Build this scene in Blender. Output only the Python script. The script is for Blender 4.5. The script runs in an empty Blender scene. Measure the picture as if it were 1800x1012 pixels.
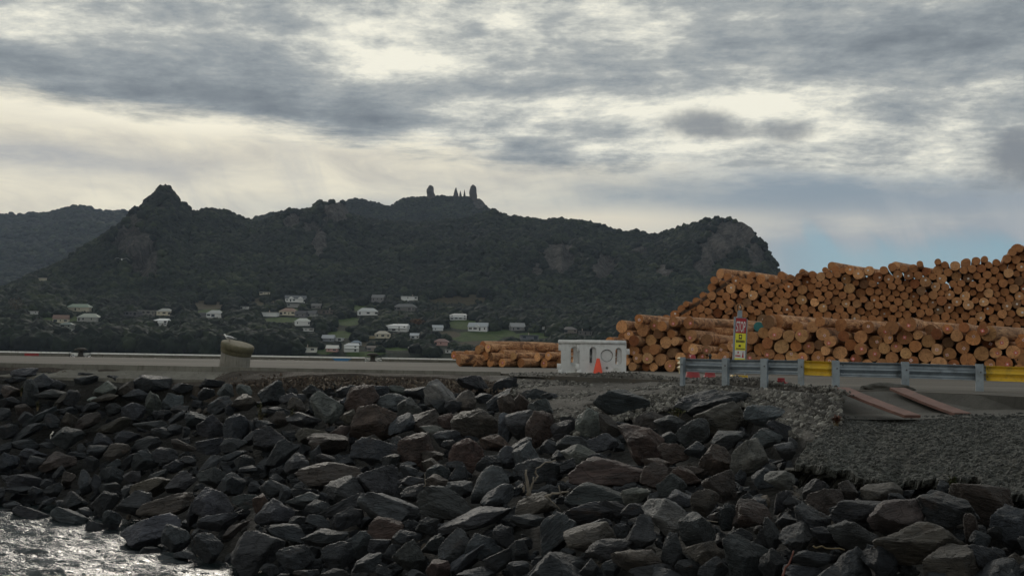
import bpy, bmesh, math, random
import numpy as np
from mathutils import Vector, Matrix, noise as mn
random.seed(7); np.random.seed(7)
R = math.radians
SC = bpy.context.scene
COL = SC.collection

# ---------------------------------------------------------------- camera
F = 1800.0
CAMZ = 4.05
cam_d = bpy.data.cameras.new('camera'); cam_d.sensor_width = 36; cam_d.lens = 36
cam_d.clip_start = 0.1; cam_d.clip_end = 30000
cam = bpy.data.objects.new('camera', cam_d); COL.objects.link(cam)
CM = Matrix.Rotation(R(90 + 3.81), 4, 'X') @ Matrix.Rotation(R(1.0), 4, 'Z')
CM.translation = Vector((0, 0, CAMZ))
cam.matrix_world = CM
SC.camera = cam
CR = np.array(CM.to_3x3())
CO = np.array([0, 0, CAMZ])

# ---------------------------------------------------------------- view settings
SC.view_settings.view_transform = 'Standard'
SC.view_settings.look = 'None'
SC.view_settings.exposure = 0.0
SC.view_settings.gamma = 1.0
SC.view_settings.use_curve_mapping = False

# ---------------------------------------------------------------- world: nishita sky seen through a procedural cloud deck
SUN_EL, SUN_AZ = 23.0, -14.0          # degrees, azimuth clockwise from +Y
W = bpy.data.worlds.new('World'); SC.world = W; W.use_nodes = True
class NT:
    def __init__(s, t): s.t = t; t.nodes.clear()
    def n(s, k, **kw):
        x = s.t.nodes.new(k)
        for a, b in kw.items():
            if a == 'i':
                for p, q in b.items(): s.put(x, p, q)
            else: setattr(x, a, b)
        return x
    def put(s, x, p, q):
        if isinstance(q, bpy.types.NodeSocket): s.t.links.new(q, x.inputs[p])
        else: x.inputs[p].default_value = q
    def m(s, op, a, b=0.0, c=0.0, clamp=False):
        x = s.n('ShaderNodeMath', operation=op, use_clamp=clamp); s.put(x, 0, a); s.put(x, 1, b); s.put(x, 2, c)
        return x.outputs[0]
    def vm(s, op, a, b=(0, 0, 0), sc=None):
        x = s.n('ShaderNodeVectorMath', operation=op); s.put(x, 0, a); s.put(x, 1, b)
        if sc is not None: s.put(x, 3, sc)
        return x.outputs['Value'] if op in ('LENGTH', 'DOT_PRODUCT', 'DISTANCE') else x.outputs[0]
    def noise(s, v, scale, detail=4, rough=.55, dist=0.0, lac=2.0):
        return s.n('ShaderNodeTexNoise', i={'Vector': v, 'Scale': scale, 'Detail': detail, 'Roughness': rough, 'Distortion': dist, 'Lacunarity': lac}).outputs['Fac']
    def vor(s, v, scale, feature='F1', rnd=1.0, out='Distance'):
        return s.n('ShaderNodeTexVoronoi', feature=feature, i={'Vector': v, 'Scale': scale, 'Randomness': rnd}).outputs[out]
    def ramp(s, f, stops, interp='LINEAR'):
        x = s.n('ShaderNodeValToRGB'); s.put(x, 0, f); r = x.color_ramp; r.interpolation = interp
        while len(r.elements) < len(stops): r.elements.new(0.5)
        for e, (p, c) in zip(r.elements, stops):
            e.position = p; e.color = (c, c, c, 1) if not isinstance(c, (tuple, list)) else (*c[:3], 1)
        return x.outputs[0]
    def sm(s, v, a, b):
        x = s.n('ShaderNodeMapRange', interpolation_type='SMOOTHSTEP', i={'Value': v, 'From Min': a, 'From Max': b})
        return x.outputs[0]
    def mix(s, f, a, b, blend='MIX'):
        x = s.n('ShaderNodeMix', data_type='RGBA', blend_type=blend)
        s.put(x, 0, f)
        for k, q in ((6, a), (7, b)):
            if isinstance(q, tuple): q = (*q[:3], 1)
            s.put(x, k, q)
        return x.outputs[2]
    def comb(s, x, y, z):
        return s.n('ShaderNodeCombineXYZ', i={0: x, 1: y, 2: z}).outputs[0]
    def bump(s, h, dist, strength=1.0, normal=None):
        x = s.n('ShaderNodeBump', i={'Height': h, 'Distance': dist, 'Strength': strength})
        if normal is not None: s.put(x, 'Normal', normal)
        return x.outputs[0]

def build_sky():
    g = NT(W.node_tree)
    d = g.n('ShaderNodeTexCoord').outputs['Generated']
    sx = g.n('ShaderNodeSeparateXYZ', i={0: d}).outputs
    X, Y, Z = sx[0], sx[1], sx[2]
    az = g.m('ARCTAN2', X, Y)                      # 0 ahead, + to the right
    el = g.m('ARCSINE', Z)
    zz = g.m('ADD', g.m('MAXIMUM', Z, 0.0), 0.13)
    P = g.comb(g.m('DIVIDE', X, zz), g.m('DIVIDE', Y, zz), 0.0)
    Ps = g.vm('MULTIPLY', P, (0.8, 1.0, 1.0))
    warp = g.n('ShaderNodeTexNoise', i={'Vector': Ps, 'Scale': 0.9, 'Detail': 3.0}).outputs['Color']
    Pw = g.vm('ADD', Ps, g.vm('SCALE', g.vm('SUBTRACT', warp, (.5, .5, .5)), sc=0.45))
    big = g.noise(g.vm('ADD', Pw, (3.1, 7.7, 1.3)), 1.0, 4, .55)
    mid = g.noise(g.vm('ADD', Pw, (11.1, 2.7, 4.3)), 3.0, 8, .64)
    fin = g.noise(g.vm('MULTIPLY', g.vm('ADD', Pw, (1.0, 5.0, 9.0)), (0.8, 1.5, 1)), 8.0, 8, .68)
    def blob(a0, e0, ra, re, nz=0.0):
        a = g.m('DIVIDE', g.m('SUBTRACT', az, a0), ra); e = g.m('DIVIDE', g.m('SUBTRACT', el, e0), re)
        r2 = g.m('ADD', g.m('MULTIPLY', a, a), g.m('MULTIPLY', e, e))
        if nz: r2 = g.m('ADD', r2, g.m('MULTIPLY', g.m('SUBTRACT', mid, .5), nz))
        return g.m('POWER', 2.718, g.m('MULTIPLY', r2, -1.0))
    def px(x): return math.atan((x - 900) / F)
    def py(y, x=900): return math.atan((610.5 + .017 * x - y) / F / math.hypot(1, (x - 900) / F))
    # thickness of the deck: 0 thin and bright, 1 thick and grey
    t = g.m('ADD', g.m('MULTIPLY', big, .75), g.m('MULTIPLY', mid, 1.0))
    t = g.m('ADD', t, g.m('MULTIPLY', fin, .5))
    puff = g.noise(g.vm('ADD', g.comb(g.m('ADD', g.m('MULTIPLY', az, 1.0), g.m('MULTIPLY', el, -.35)), g.m('MULTIPLY', el, 2.6), 3.3), g.vm('SCALE', g.vm('SUBTRACT', warp, (.5, .5, .5)), sc=.05)), 16.0, 10, .66)
    t = g.m('ADD', t, g.m('MULTIPLY', puff, .95))
    t = g.m('ADD', g.m('MULTIPLY', g.m('SUBTRACT', t, 1.57), 1.12), .405)
    for (x, y, rx, ry, k) in [(280, 120, 260, 60, .22), (450, 195, 500, 42, .20), (1450, 90, 520, 60, .20), (1700, 180, 220, 50, .12), (620, 180, 240, 50, .06),
                              (700, 110, 190, 34, -.30), (930, 185, 170, 22, -.24), (1330, 178, 330, 26, -.30), (1560, 225, 260, 20, -.26), (1030, 250, 260, 26, -.12),
                              (200, 60, 220, 40, -.10), (620, 40, 260, 34, -.14), (60, 20, 160, 25, -.12), (1050, 30, 200, 30, -.1), (1780, 90, 90, 60, -.10),
                              (1100, 90, 110, 40, -.10), (900, 100, 90, 60, .06)]:
        t = g.m('ADD', t, g.m('MULTIPLY', blob(px(x), py(y, x), rx / F, ry / F, .5), k))
    deck = g.ramp(t, [(0.10, (.95, .92, .78)), (0.26, (.68, .68, .61)), (0.43, (.42, .44, .43)), (0.60, (.305, .335, .350)), (0.76, (.235, .265, .285)), (1.0, (.17, .195, .22))])
    # lower layer: cream glow under the deck, rain veil and blue gap to the right
    streak = g.noise(g.comb(g.m('MULTIPLY', az, 7.0), g.m('ADD', g.m('MULTIPLY', el, 22.0), g.m('MULTIPLY', az, 1.5)), 2.0), 1.3, 7, .6, .4)
    veil = g.noise(g.comb(g.m('ADD', g.m('MULTIPLY', az, 13.0), g.m('MULTIPLY', el, 5.0)), g.m('MULTIPLY', el, 6.0), 5.0), 1.2, 6, .55, .5)
    cream = g.mix(g.sm(streak, .25, .72), (.58, .55, .48), (.94, .87, .68))
    rays = g.noise(g.comb(g.m('ADD', g.m('MULTIPLY', az, 20.0), g.m('MULTIPLY', el, 9.0)), g.m('MULTIPLY', el, 5.0), 8.0), 1.0, 6, .6)
    lo = g.mix(g.m('MULTIPLY', g.sm(rays, .48, .72), .45), cream, (.52, .52, .50))
    greyveil = g.mix(g.sm(veil, .3, .75), (.235, .29, .36), (.48, .50, .50))
    right = g.sm(g.m('ADD', az, g.m('MULTIPLY', g.m('SUBTRACT', veil, .5), .2)), px(1080), px(1420))
    lo = g.mix(right, lo, greyveil)
    lo = g.mix(g.m('MULTIPLY', blob(px(1330), py(345), 420 / F, 46 / F, 2.2), .9), lo, (.265, .325, .375))
    lo = g.mix(g.m('MULTIPLY', blob(px(700), py(378), 330 / F, 26 / F, 2.0), .5), lo, (.30, .36, .41))
    lo = g.mix(g.m('MULTIPLY', blob(px(60), py(325), 240 / F, 26 / F, 3.0), .8), lo, (.36, .38, .41))
    lo = g.mix(g.m('MULTIPLY', blob(px(1060), py(385), 270 / F, 22 / F, 2.0), .9), lo, (.78, .72, .58))
    lo = g.mix(g.m('MULTIPLY', blob(px(1460), py(400), 230 / F, 22 / F, 5.0), .6), lo, (.58, .57, .52))
    nish = g.n('ShaderNodeTexSky', sky_type='NISHITA', sun_disc=False, sun_elevation=R(SUN_EL), sun_rotation=R(SUN_AZ), altitude=0, dust_density=1.2)
    gap = g.m('MULTIPLY', g.sm(az, px(1290), px(1480)), g.m('SUBTRACT', 1.0, g.sm(g.m('ADD', el, g.m('MULTIPLY', g.m('SUBTRACT', veil, .5), .10)), py(455), py(405))))
    # deck edge: falls gently to the right
    edge = g.m('ADD', py(216), g.m('MULTIPLY', g.m('ADD', az, .46), -0.075))
    e2 = g.m('ADD', g.m('SUBTRACT', el, edge), g.m('MULTIPLY', g.m('SUBTRACT', mid, .5), 0.07))
    e2 = g.m('ADD', e2, g.m('MULTIPLY', g.m('SUBTRACT', fin, .5), 0.02))
    dk = g.sm(e2, -.012, .016)
    glow = g.m('MULTIPLY', blob(px(240), py(236), 560 / F, 26 / F, 1.2), .9)
    lo = g.mix(glow, lo, (1.0, .94, .76))
    sky = g.mix(dk, lo, deck)
    # low dark cumulus rags in front of the deck
    for (x, y, rx, ry, k) in [(1225, 214, 88, 34, .85), (1385, 226, 62, 26, .8), (1310, 228, 80, 16, .5), (1800, 275, 80, 52, .95), (1800, 235, 40, 22, .6)]:
        b = blob(px(x), py(y, x), rx / F, ry / F, 0)
        b = g.sm(g.m('ADD', b, g.m('MULTIPLY', g.m('SUBTRACT', g.noise(g.comb(g.m('MULTIPLY', az, 26.0), g.m('MULTIPLY', el, 34.0), 1.0), 1.0, 7, .62), .5), 1.0)), .30, .95)
        sky = g.mix(g.m('MULTIPLY', b, k), sky, (.225, .245, .265))
    bg1 = g.n('ShaderNodeBackground', i={0: sky, 1: 1.0})
    blue = g.mix(.25, g.mix(g.sm(veil, .4, .8), (.235, .42, .52), (.36, .47, .52)), g.mix(1., nish.outputs[0], (.05, .05, .05), 'MULTIPLY'))
    bg2 = g.n('ShaderNodeBackground', i={0: blue, 1: 1.0})
    ms = g.n('ShaderNodeMixShader', i={0: gap, 1: bg1.outputs[0], 2: bg2.outputs[0]})
    g.n('ShaderNodeOutputWorld', i={0: ms.outputs[0]})
build_sky()
W.cycles.sampling_method = 'MANUAL'; W.cycles.sample_map_resolution = 1024

sun_d = bpy.data.lights.new('sun', 'SUN'); sun_d.energy = 1.0; sun_d.angle = R(14); sun_d.color = (1, .93, .82)
sun = bpy.data.objects.new('sun', sun_d); COL.objects.link(sun)
sv = Vector((math.sin(R(SUN_AZ)) * math.cos(R(SUN_EL)), math.cos(R(SUN_AZ)) * math.cos(R(SUN_EL)), math.sin(R(SUN_EL))))
sun.rotation_euler = sv.to_track_quat('Z', 'Y').to_euler()
SC.cycles.max_bounces = 6; SC.cycles.diffuse_bounces = 3; SC.cycles.glossy_bounces = 2
SC.cycles.volume_bounces = 0; SC.cycles.use_denoising = True

# ---------------------------------------------------------------- helpers
def ray(px, py):
    d = CR @ np.array([(px - 900) / F, (506 - py) / F, -1.0]); return d
def at_y(px, py, Y):
    d = ray(px, py); return CO + d * (Y / d[1])
def at_z(px, py, z):
    d = ray(px, py); return CO + d * ((z - CAMZ) / d[2])
def proj(P):
    P = np.atleast_2d(P) - CO; q = P @ CR
    return 900 + F * q[:, 0] / -q[:, 2], 506 - F * q[:, 1] / -q[:, 2]
def tag(o, label=None, cat=None, group=None, kind=None):
    if label: o['label'] = label
    if cat: o['category'] = cat
    if group: o['group'] = group
    if kind: o['kind'] = kind
    return o
def mesh_np(name, V, Fc, mat=None, smooth=False):
    me = bpy.data.meshes.new(name)
    V = np.asarray(V, dtype=np.float32); 
    if isinstance(Fc, np.ndarray):
        k = Fc.shape[1]
        me.vertices.add(len(V)); me.vertices.foreach_set('co', V.ravel())
        me.loops.add(Fc.size); me.loops.foreach_set('vertex_index', Fc.ravel().astype(np.int32))
        me.polygons.add(len(Fc)); me.polygons.foreach_set('loop_start', np.arange(0, Fc.size, k, dtype=np.int32))
        me.update(calc_edges=True); me.validate()
    else:
        me.from_pydata([tuple(v) for v in V], [], Fc); me.update()
    if smooth: me.shade_smooth()
    else: me.shade_flat()
    if mat:
        for m_ in (mat if isinstance(mat, list) else [mat]): me.materials.append(m_)
    return me
def link(name, me, parent=None, loc=None):
    o = bpy.data.objects.new(name, me); COL.objects.link(o)
    if parent: o.parent = parent
    if loc is not None: o.location = loc
    return o
def empty(name, loc, rz=0):
    o = bpy.data.objects.new(name, None); COL.objects.link(o); o.location = loc; o.rotation_euler = (0, 0, rz); o.empty_display_size = .2
    return o
class MB:
    """collects simple solids, built as one mesh"""
    def __init__(s): s.v = []; s.f = []
    def add(s, V, Fc):
        n = len(s.v); s.v += [tuple(map(float, v)) for v in V]; s.f += [tuple(i + n for i in f) for f in Fc]; return s
    def box(s, x0, x1, y0, y1, z0, z1, M=None):
        V = [(x, y, z) for z in (z0, z1) for y in (y0, y1) for x in (x0, x1)]
        if M is not None: V = [M @ Vector(v) for v in V]
        return s.add(V, [(0, 2, 3, 1), (4, 5, 7, 6), (0, 1, 5, 4), (1, 3, 7, 5), (3, 2, 6, 7), (2, 0, 4, 6)])
    def loft(s, rings, cap=True, closed=True):
        n = len(rings[0]); V = [p for r in rings for p in r]; Fc = []
        for i in range(len(rings) - 1):
            for j in range(n if closed else n - 1):
                k = (j + 1) % n; Fc.append((i * n + j, i * n + k, (i + 1) * n + k, (i + 1) * n + j))
        if cap: Fc += [tuple(range(n))[::-1], tuple((len(rings) - 1) * n + j for j in range(n))]
        return s.add(V, Fc)
    def tube(s, pts, rad, n=8, cap=True):
        pts = [Vector(p) for p in pts]; rings = []
        if not isinstance(rad, (list, tuple)): rad = [rad] * len(pts)
        up = Vector((.13, .2, 1)).normalized()
        for i, p in enumerate(pts):
            t = (pts[min(i + 1, len(pts) - 1)] - pts[max(i - 1, 0)]).normalized()
            a = t.cross(up); a = a.normalized() if a.length > 1e-3 else Vector((1, 0, 0)); b = t.cross(a)
            rings.append([p + (a * math.cos(2 * math.pi * k / n) + b * math.sin(2 * math.pi * k / n)) * rad[i] for k in range(n)])
        return s.loft(rings, cap)
    def rev(s, prof, n=24, M=None, cap=True):
        rings = [[Vector((r * math.cos(2 * math.pi * k / n), r * math.sin(2 * math.pi * k / n), z)) for k in range(n)] for r, z in prof]
        if M is not None: rings = [[M @ p for p in r] for r in rings]
        return s.loft(rings, cap)
    def build(s, name, mat, parent=None, bevel=0, smooth=False, seg=1):
        me = bpy.data.meshes.new(name); me.from_pydata(s.v, [], s.f); me.update()
        bm = bmesh.new(); bm.from_mesh(me); bmesh.ops.recalc_face_normals(bm, faces=bm.faces)
        if bevel: bmesh.ops.bevel(bm, geom=[e for e in bm.edges if e.calc_face_angle(0) > .5], offset=bevel, segments=seg, affect='EDGES')
        bm.to_mesh(me); bm.free()
        if smooth: me.shade_auto_smooth(angle=R(40)) if hasattr(me, 'shade_auto_smooth') else me.shade_smooth()
        if mat: me.materials.append(mat)
        return link(name, me, parent)

# ---------------------------------------------------------------- materials
def new_mat(name):
    m = bpy.data.materials.new(name); m.use_nodes = True; return m, NT(m.node_tree)
def out(g, **i):
    b = g.n('ShaderNodeBsdfPrincipled')
    for k, v in i.items():
        k = k.replace('_', ' ')
        if isinstance(v, tuple): v = (*v[:3], 1)
        g.put(b, k, v)
    g.n('ShaderNodeOutputMaterial', i={0: b.outputs[0]}); return b
def objc(g): return g.n('ShaderNodeTexCoord').outputs['Object']
def simple(name, col, rough=.6, metal=0.0, var=.25, scale=6, bump=0.004, dirt=None):
    m, g = new_mat(name); P = objc(g); n = g.noise(P, scale, 6, .6); n2 = g.noise(P, scale * 9, 4, .6)
    c = g.mix(g.sm(n, .3, .75), tuple(x * (1 - var) for x in col), tuple(min(1, x * (1 + var)) for x in col))
    if dirt: c = g.mix(g.m('MULTIPLY', g.sm(g.noise(P, scale * .6 + 1, 8, .7), .5, .72), .8), c, dirt)
    out(g, Base_Color=c, Roughness=rough, Metallic=metal, Normal=g.bump(n2, bump, .6))
    return m

def mat_rock():
    m, g = new_mat('greywacke rock'); oi = g.n('ShaderNodeObjectInfo'); P0 = objc(g)
    P = g.vm('ADD', P0, g.vm('SCALE', g.comb(oi.outputs['Random'], oi.outputs['Random'], 3.0), sc=37.0))
    n = g.noise(P, 2.2, 8, .65, .6); nf = g.noise(P, 13, 8, .72)
    str_ = g.noise(g.vm('MULTIPLY', P, (1.2, 1.4, 6.0)), 2.0, 7, .65, 1.2)
    base = oi.outputs['Color']
    c = g.mix(g.sm(n, .25, .78), g.mix(1.0, base, (.5, .52, .57), 'MULTIPLY'), g.mix(1.0, base, (1.9, 1.88, 1.85), 'MULTIPLY'))
    c = g.mix(g.m('MULTIPLY', g.sm(str_, .5, .8), .35), c, g.mix(1.0, base, (.5, .5, .52), 'MULTIPLY'))
    rust = g.sm(g.noise(g.vm('ADD', P, (5, 3, 1)), 1.6, 5, .6), .60, .75)
    c = g.mix(g.m('MULTIPLY', rust, .4), c, (.085, .052, .036))
    lich = g.m('MULTIPLY', g.sm(nf, .60, .72), g.sm(g.noise(g.vm('ADD', P, (9, 1, 4)), 2.4, 4, .6), .56, .68))
    c = g.mix(g.m('MULTIPLY', lich, .65), c, (.17, .185, .155))
    cr = g.vor(g.vm('ADD', P, g.vm('SCALE', g.n('ShaderNodeTexNoise', i={'Vector': P, 'Scale': 3.0, 'Detail': 5.0}).outputs['Color'], sc=.55)), 2.6, 'DISTANCE_TO_EDGE')
    crack = g.sm(cr, 0.0, .035)
    h = g.m('ADD', g.m('ADD', g.m('MULTIPLY', n, .6), g.m('MULTIPLY', str_, .6)), g.m('MULTIPLY', nf, .35))
    h = g.m('ADD', h, g.m('MULTIPLY', crack, .18))
    c = g.mix(g.m('MULTIPLY', g.m('SUBTRACT', 1.0, crack), .35), c, (.012, .012, .013))
    out(g, Base_Color=c, Roughness=.6, Specular_IOR_Level=.4, Normal=g.bump(h, .17, .9))
    return m
def mat_ground(name, cols, scale=3, bump=.05, grit=30, rough=.9):
    m, g = new_mat(name); P = objc(g); n = g.noise(P, scale, 8, .65); f = g.noise(P, grit, 5, .7); v = g.vor(P, grit * .8)
    c = g.ramp(g.m('ADD', g.m('MULTIPLY', n, .6), g.m('MULTIPLY', f, .4)), [(.32, cols[0]), (.5, cols[1]), (.68, cols[2])])
    out(g, Base_Color=c, Roughness=rough, Normal=g.bump(g.m('ADD', f, g.m('MULTIPLY', v, .6)), bump, .9))
    return m
def mat_deck():
    m, g = new_mat('weathered wharf asphalt'); P = objc(g)
    n = g.noise(g.vm('MULTIPLY', P, (.25, 1, 1)), .35, 7, .6); f = g.noise(P, 22, 5, .7); s = g.noise(g.vm('MULTIPLY', P, (.06, 1, 1)), 1.6, 6, .7)
    c = g.ramp(n, [(.3, (.065, .062, .057)), (.5, (.105, .098, .088)), (.7, (.14, .13, .115))])
    c = g.mix(g.m('MULTIPLY', g.sm(s, .55, .68), .7), c, (.105, .075, .055))
    c = g.mix(g.m('MULTIPLY', g.sm(f, .5, .75), .3), c, (.07, .068, .065))
    out(g, Base_Color=c, Roughness=.9, Specular_IOR_Level=.12, Normal=g.bump(f, .02, .6)); return m
def mat_apron():
    m, g = new_mat('coarse chip seal'); P = objc(g)
    v = g.vor(P, 15.0); v2 = g.vor(P, 47.0); n = g.noise(P, .9, 6, .6); f = g.noise(P, 30, 4, .7)
    cell = g.vor(P, 15.0, out='Color')
    c = g.mix(g.n('ShaderNodeSeparateXYZ', i={0: cell}).outputs[0], (.020, .024, .023), (.072, .078, .072))
    c = g.mix(g.m('MULTIPLY', g.sm(n, .42, .68), .55), c, (.055, .050, .040))
    c = g.mix(g.m('MULTIPLY', g.sm(g.noise(P, 2.3, 7, .7), .58, .72), .35), c, (.03, .048, .028))
    h = g.m('ADD', g.m('MULTIPLY', v, -1.0), g.m('MULTIPLY', v2, -.35))
    out(g, Base_Color=c, Roughness=.88, Normal=g.bump(g.m('ADD', h, g.m('MULTIPLY', f, .3)), .07, 1.0)); return m
def mat_pebble(name, a, b, c3):
    m, g = new_mat(name); t = g.n('ShaderNodeAttribute', attribute_type='INSTANCER', attribute_name='tint').outputs['Fac']
    P = objc(g); n = g.noise(P, 3, 4, .6)
    c = g.ramp(t, [(0, a), (.55, b), (1, c3)])
    c = g.mix(.5, c, g.mix(g.sm(n, .3, .7), g.mix(1., c, (.6, .6, .6), 'MULTIPLY'), c))
    out(g, Base_Color=c, Roughness=.8); return m
def mat_canopy(name, stops):
    m, g = new_mat(name); t = g.n('ShaderNodeAttribute', attribute_type='INSTANCER', attribute_name='tint').outputs['Fac']
    P = objc(g); n = g.noise(P, 2.2, 5, .7)
    W_ = g.n('ShaderNodeNewGeometry').outputs['Position']; big = g.noise(W_, .011, 5, .65)
    c = g.ramp(g.m('ADD', g.m('ADD', g.m('MULTIPLY', t, .55), g.m('MULTIPLY', n, .25)), g.m('MULTIPLY', g.m('SUBTRACT', big, .38), 1.3)), stops)
    out(g, Base_Color=c, Roughness=.85, Specular_IOR_Level=.15, Normal=g.bump(n, .8, .7)); return m
def mat_hill(name, bush, rockc):
    m, g = new_mat(name); P = objc(g)
    a = g.n('ShaderNodeAttribute', attribute_name='zone'); rk = g.n('ShaderNodeSeparateXYZ', i={0: a.outputs['Vector']}).outputs
    n = g.noise(P, .02, 6, .6); f = g.noise(P, .15, 5, .65)
    st = g.noise(g.vm('MULTIPLY', P, (1, .6, .14)), .14, 8, .75, .8)
    c = g.mix(g.sm(n, .3, .7), tuple(x * .7 for x in bush), tuple(x * 1.35 for x in bush))
    rc = g.ramp(st, [(.36, tuple(x * .3 for x in rockc)), (.5, rockc), (.66, tuple(x * 2.3 for x in rockc))])
    c = g.mix(g.sm(g.m('ADD', rk[0], g.m('MULTIPLY', g.m('SUBTRACT', f, .5), .7)), .35, .6), c, rc)
    gr = g.mix(g.sm(f, .35, .7), (.045, .075, .022), (.08, .125, .034))
    c = g.mix(g.sm(rk[1], .4, .6), c, gr)
    c = g.mix(g.sm(rk[2], .4, .6), c, g.mix(f, (.05, .045, .028), (.11, .095, .06)))
    out(g, Base_Color=c, Roughness=.95, Specular_IOR_Level=.1, Normal=g.bump(g.m('ADD', st, f), 9.0, .9)); return m
def mat_bark():
    m, g = new_mat('peeled pine bark'); P = objc(g); oi = g.n('ShaderNodeObjectInfo').outputs['Random']
    P = g.vm('ADD', P, g.comb(g.m('MULTIPLY', oi, 31), g.m('MULTIPLY', oi, 17), 0))
    a = g.noise(g.vm('MULTIPLY', P, (1, .5, 1)), 4, 9, .78, .9); fl = g.vor(g.vm('MULTIPLY', P, (1, .45, 1)), 9.0); f = g.noise(g.vm('MULTIPLY', P, (1, 2.6, 1)), 12, 5, .7)
    c = g.ramp(a, [(.38, (.035, .02, .014)), (.46, (.30, .135, .06)), (.56, (.60, .32, .155)), (.66, (.76, .52, .31))])
    c = g.mix(g.m('MULTIPLY', g.sm(f, .56, .66), .8), c, (.055, .03, .02))
    c = g.mix(g.m('MULTIPLY', g.sm(oi, .6, 1.0), .4), c, (.30, .19, .12))
    out(g, Base_Color=c, Roughness=.8, Normal=g.bump(g.m('ADD', g.m('MULTIPLY', a, 1.), g.m('ADD', g.m('MULTIPLY', fl, .5), g.m('MULTIPLY', f, -.5))), .09, 1.)); return m
def mat_cut():
    m, g = new_mat('sawn log end'); P0 = objc(g); oi = g.n('ShaderNodeObjectInfo'); r = oi.outputs['Random']
    sp = g.n('ShaderNodeSeparateXYZ', i={0: P0}).outputs
    P = g.vm('ADD', P0, g.comb(0.0, g.m('MULTIPLY', r, 41), 0.0))
    nz = g.noise(P, 4, 3, .5)
    rad = g.m('SQRT', g.m('ADD', g.m('MULTIPLY', sp[0], sp[0]), g.m('MULTIPLY', sp[2], sp[2])))
    ring = g.m('SINE', g.m('MULTIPLY', g.m('ADD', rad, g.m('MULTIPLY', nz, .05)), 190))
    ang = g.m('ARCTAN2', sp[2], sp[0])
    rays = g.noise(g.comb(g.m('MULTIPLY', g.m('COSINE', ang), 5), g.m('MULTIPLY', g.m('SINE', ang), 5), g.m('MULTIPLY', r, 60)), 2.2, 4, .7)
    st = g.noise(P, 7, 7, .7)
    tone = g.mix(r, (.40, .18, .072), (.74, .42, .21))
    base = g.mix(1.0, tone, oi.outputs['Color'], 'MULTIPLY')
    c = g.mix(g.m('MULTIPLY', g.m('ADD', ring, 1.0), .24), base, g.mix(1.0, base, (.45, .38, .32), 'MULTIPLY'))
    c = g.mix(g.m('MULTIPLY', g.sm(st, .45, .62), .6), c, g.mix(1.0, base, (.5, .42, .38), 'MULTIPLY'))
    c = g.mix(g.m('MULTIPLY', g.sm(rays, .57, .66), g.sm(rad, .03, .12)), c, (.05, .03, .02))
    c = g.mix(g.m('MULTIPLY', g.sm(g.m('ADD', rad, g.m('MULTIPLY', g.m('SUBTRACT', nz, .5), .05)), .0, .045), 0.0), c, c)
    c = g.mix(g.m('SUBTRACT', 1.0, g.sm(rad, .008, .02)), c, (.10, .055, .03))
    out(g, Base_Color=c, Roughness=.85, Normal=g.bump(g.m('ADD', ring, g.m('MULTIPLY', st, 3)), .004, .8)); return m
def mat_water():
    m, g = new_mat('choppy harbour water'); P = objc(g)
    Pw = g.vm('MULTIPLY', P, (1, 1.25, 1))
    a = g.noise(Pw, 1.6, 6, .62, .8); b = g.noise(Pw, .35, 3, .5); c = g.noise(Pw, 7.5, 4, .65)
    h = g.m('ADD', g.m('MULTIPLY', a, .55), g.m('ADD', g.m('MULTIPLY', b, .5), g.m('MULTIPLY', c, .12)))
    out(g, Base_Color=(.012, .018, .02), Roughness=.08, IOR=1.33, Specular_IOR_Level=.5, Normal=g.bump(h, .16, 1.0)); return m
def mat_concrete(name, a, b, stain, sc=1.0):
    m, g = new_mat(name); P = objc(g); n = g.noise(P, 1.4 * sc, 8, .65); f = g.noise(P, 25 * sc, 5, .7)
    dr = g.noise(g.vm('MULTIPLY', P, (7 * sc, 7 * sc, .8)), 1.3, 6, .65)
    c = g.mix(g.sm(n, .3, .7), a, b); c = g.mix(g.m('MULTIPLY', g.sm(dr, .5, .7), .6), c, stain)
    c = g.mix(g.m('MULTIPLY', g.sm(f, .55, .75), .3), c, tuple(x * .4 for x in a))
    out(g, Base_Color=c, Roughness=.85, Normal=g.bump(g.m('ADD', f, g.m('MULTIPLY', n, .5)), .012, .8)); return m
def mat_wall(col):
    m, g = new_mat('house wall'); 
    out(g, Base_Color=g.n('ShaderNodeObjectInfo').outputs['Color'], Roughness=.7); return m
M = dict(rock=mat_rock(), deck=mat_deck(), apron=mat_apron(), bark=mat_bark(), cut=mat_cut(), water=mat_water())
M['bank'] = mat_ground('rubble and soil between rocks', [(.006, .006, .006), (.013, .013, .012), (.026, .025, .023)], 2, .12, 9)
M['gravel'] = mat_ground('gravel and dust', [(.026, .024, .022), (.058, .053, .047), (.11, .104, .094)], 2.2, .05, 26)
M['litter'] = mat_ground('bark litter and soil', [(.024, .019, .016), (.046, .037, .030), (.075, .062, .050)], 3, .06, 22)
M['concrete'] = mat_concrete('stained concrete', (.105, .10, .088), (.17, .165, .145), (.06, .055, .04))
M['paint'] = simple('white kerb paint', (.82, .83, .82), .6, var=.08, dirt=(.35, .33, .3))
M['red'] = simple('red paint', (.26, .025, .03), .6, var=.12, dirt=(.2, .05, .05))
M['blue'] = simple('blue paint', (.04, .16, .34), .6, var=.12, dirt=(.12, .16, .2))
M['iron'] = simple('rusty black iron', (.022, .02, .018), .7, var=.4, dirt=(.05, .03, .02))
M['mossy'] = mat_concrete('mossy concrete cap', (.085, .078, .045), (.14, .125, .08), (.04, .036, .018), 3)
M['pile'] = mat_concrete('grey pile', (.13, .125, .11), (.19, .18, .16), (.05, .045, .035), 2)
M['barrier'] = simple('white plastic', (.60, .615, .63), .55, var=.10, scale=3, bump=.003, dirt=(.36, .36, .34))
M['hole'] = simple('dark opening', (.01, .01, .01), .9)
M['orange'] = simple('orange cone plastic', (.75, .075, .03), .5, var=.1, dirt=(.35, .06, .03))
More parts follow.
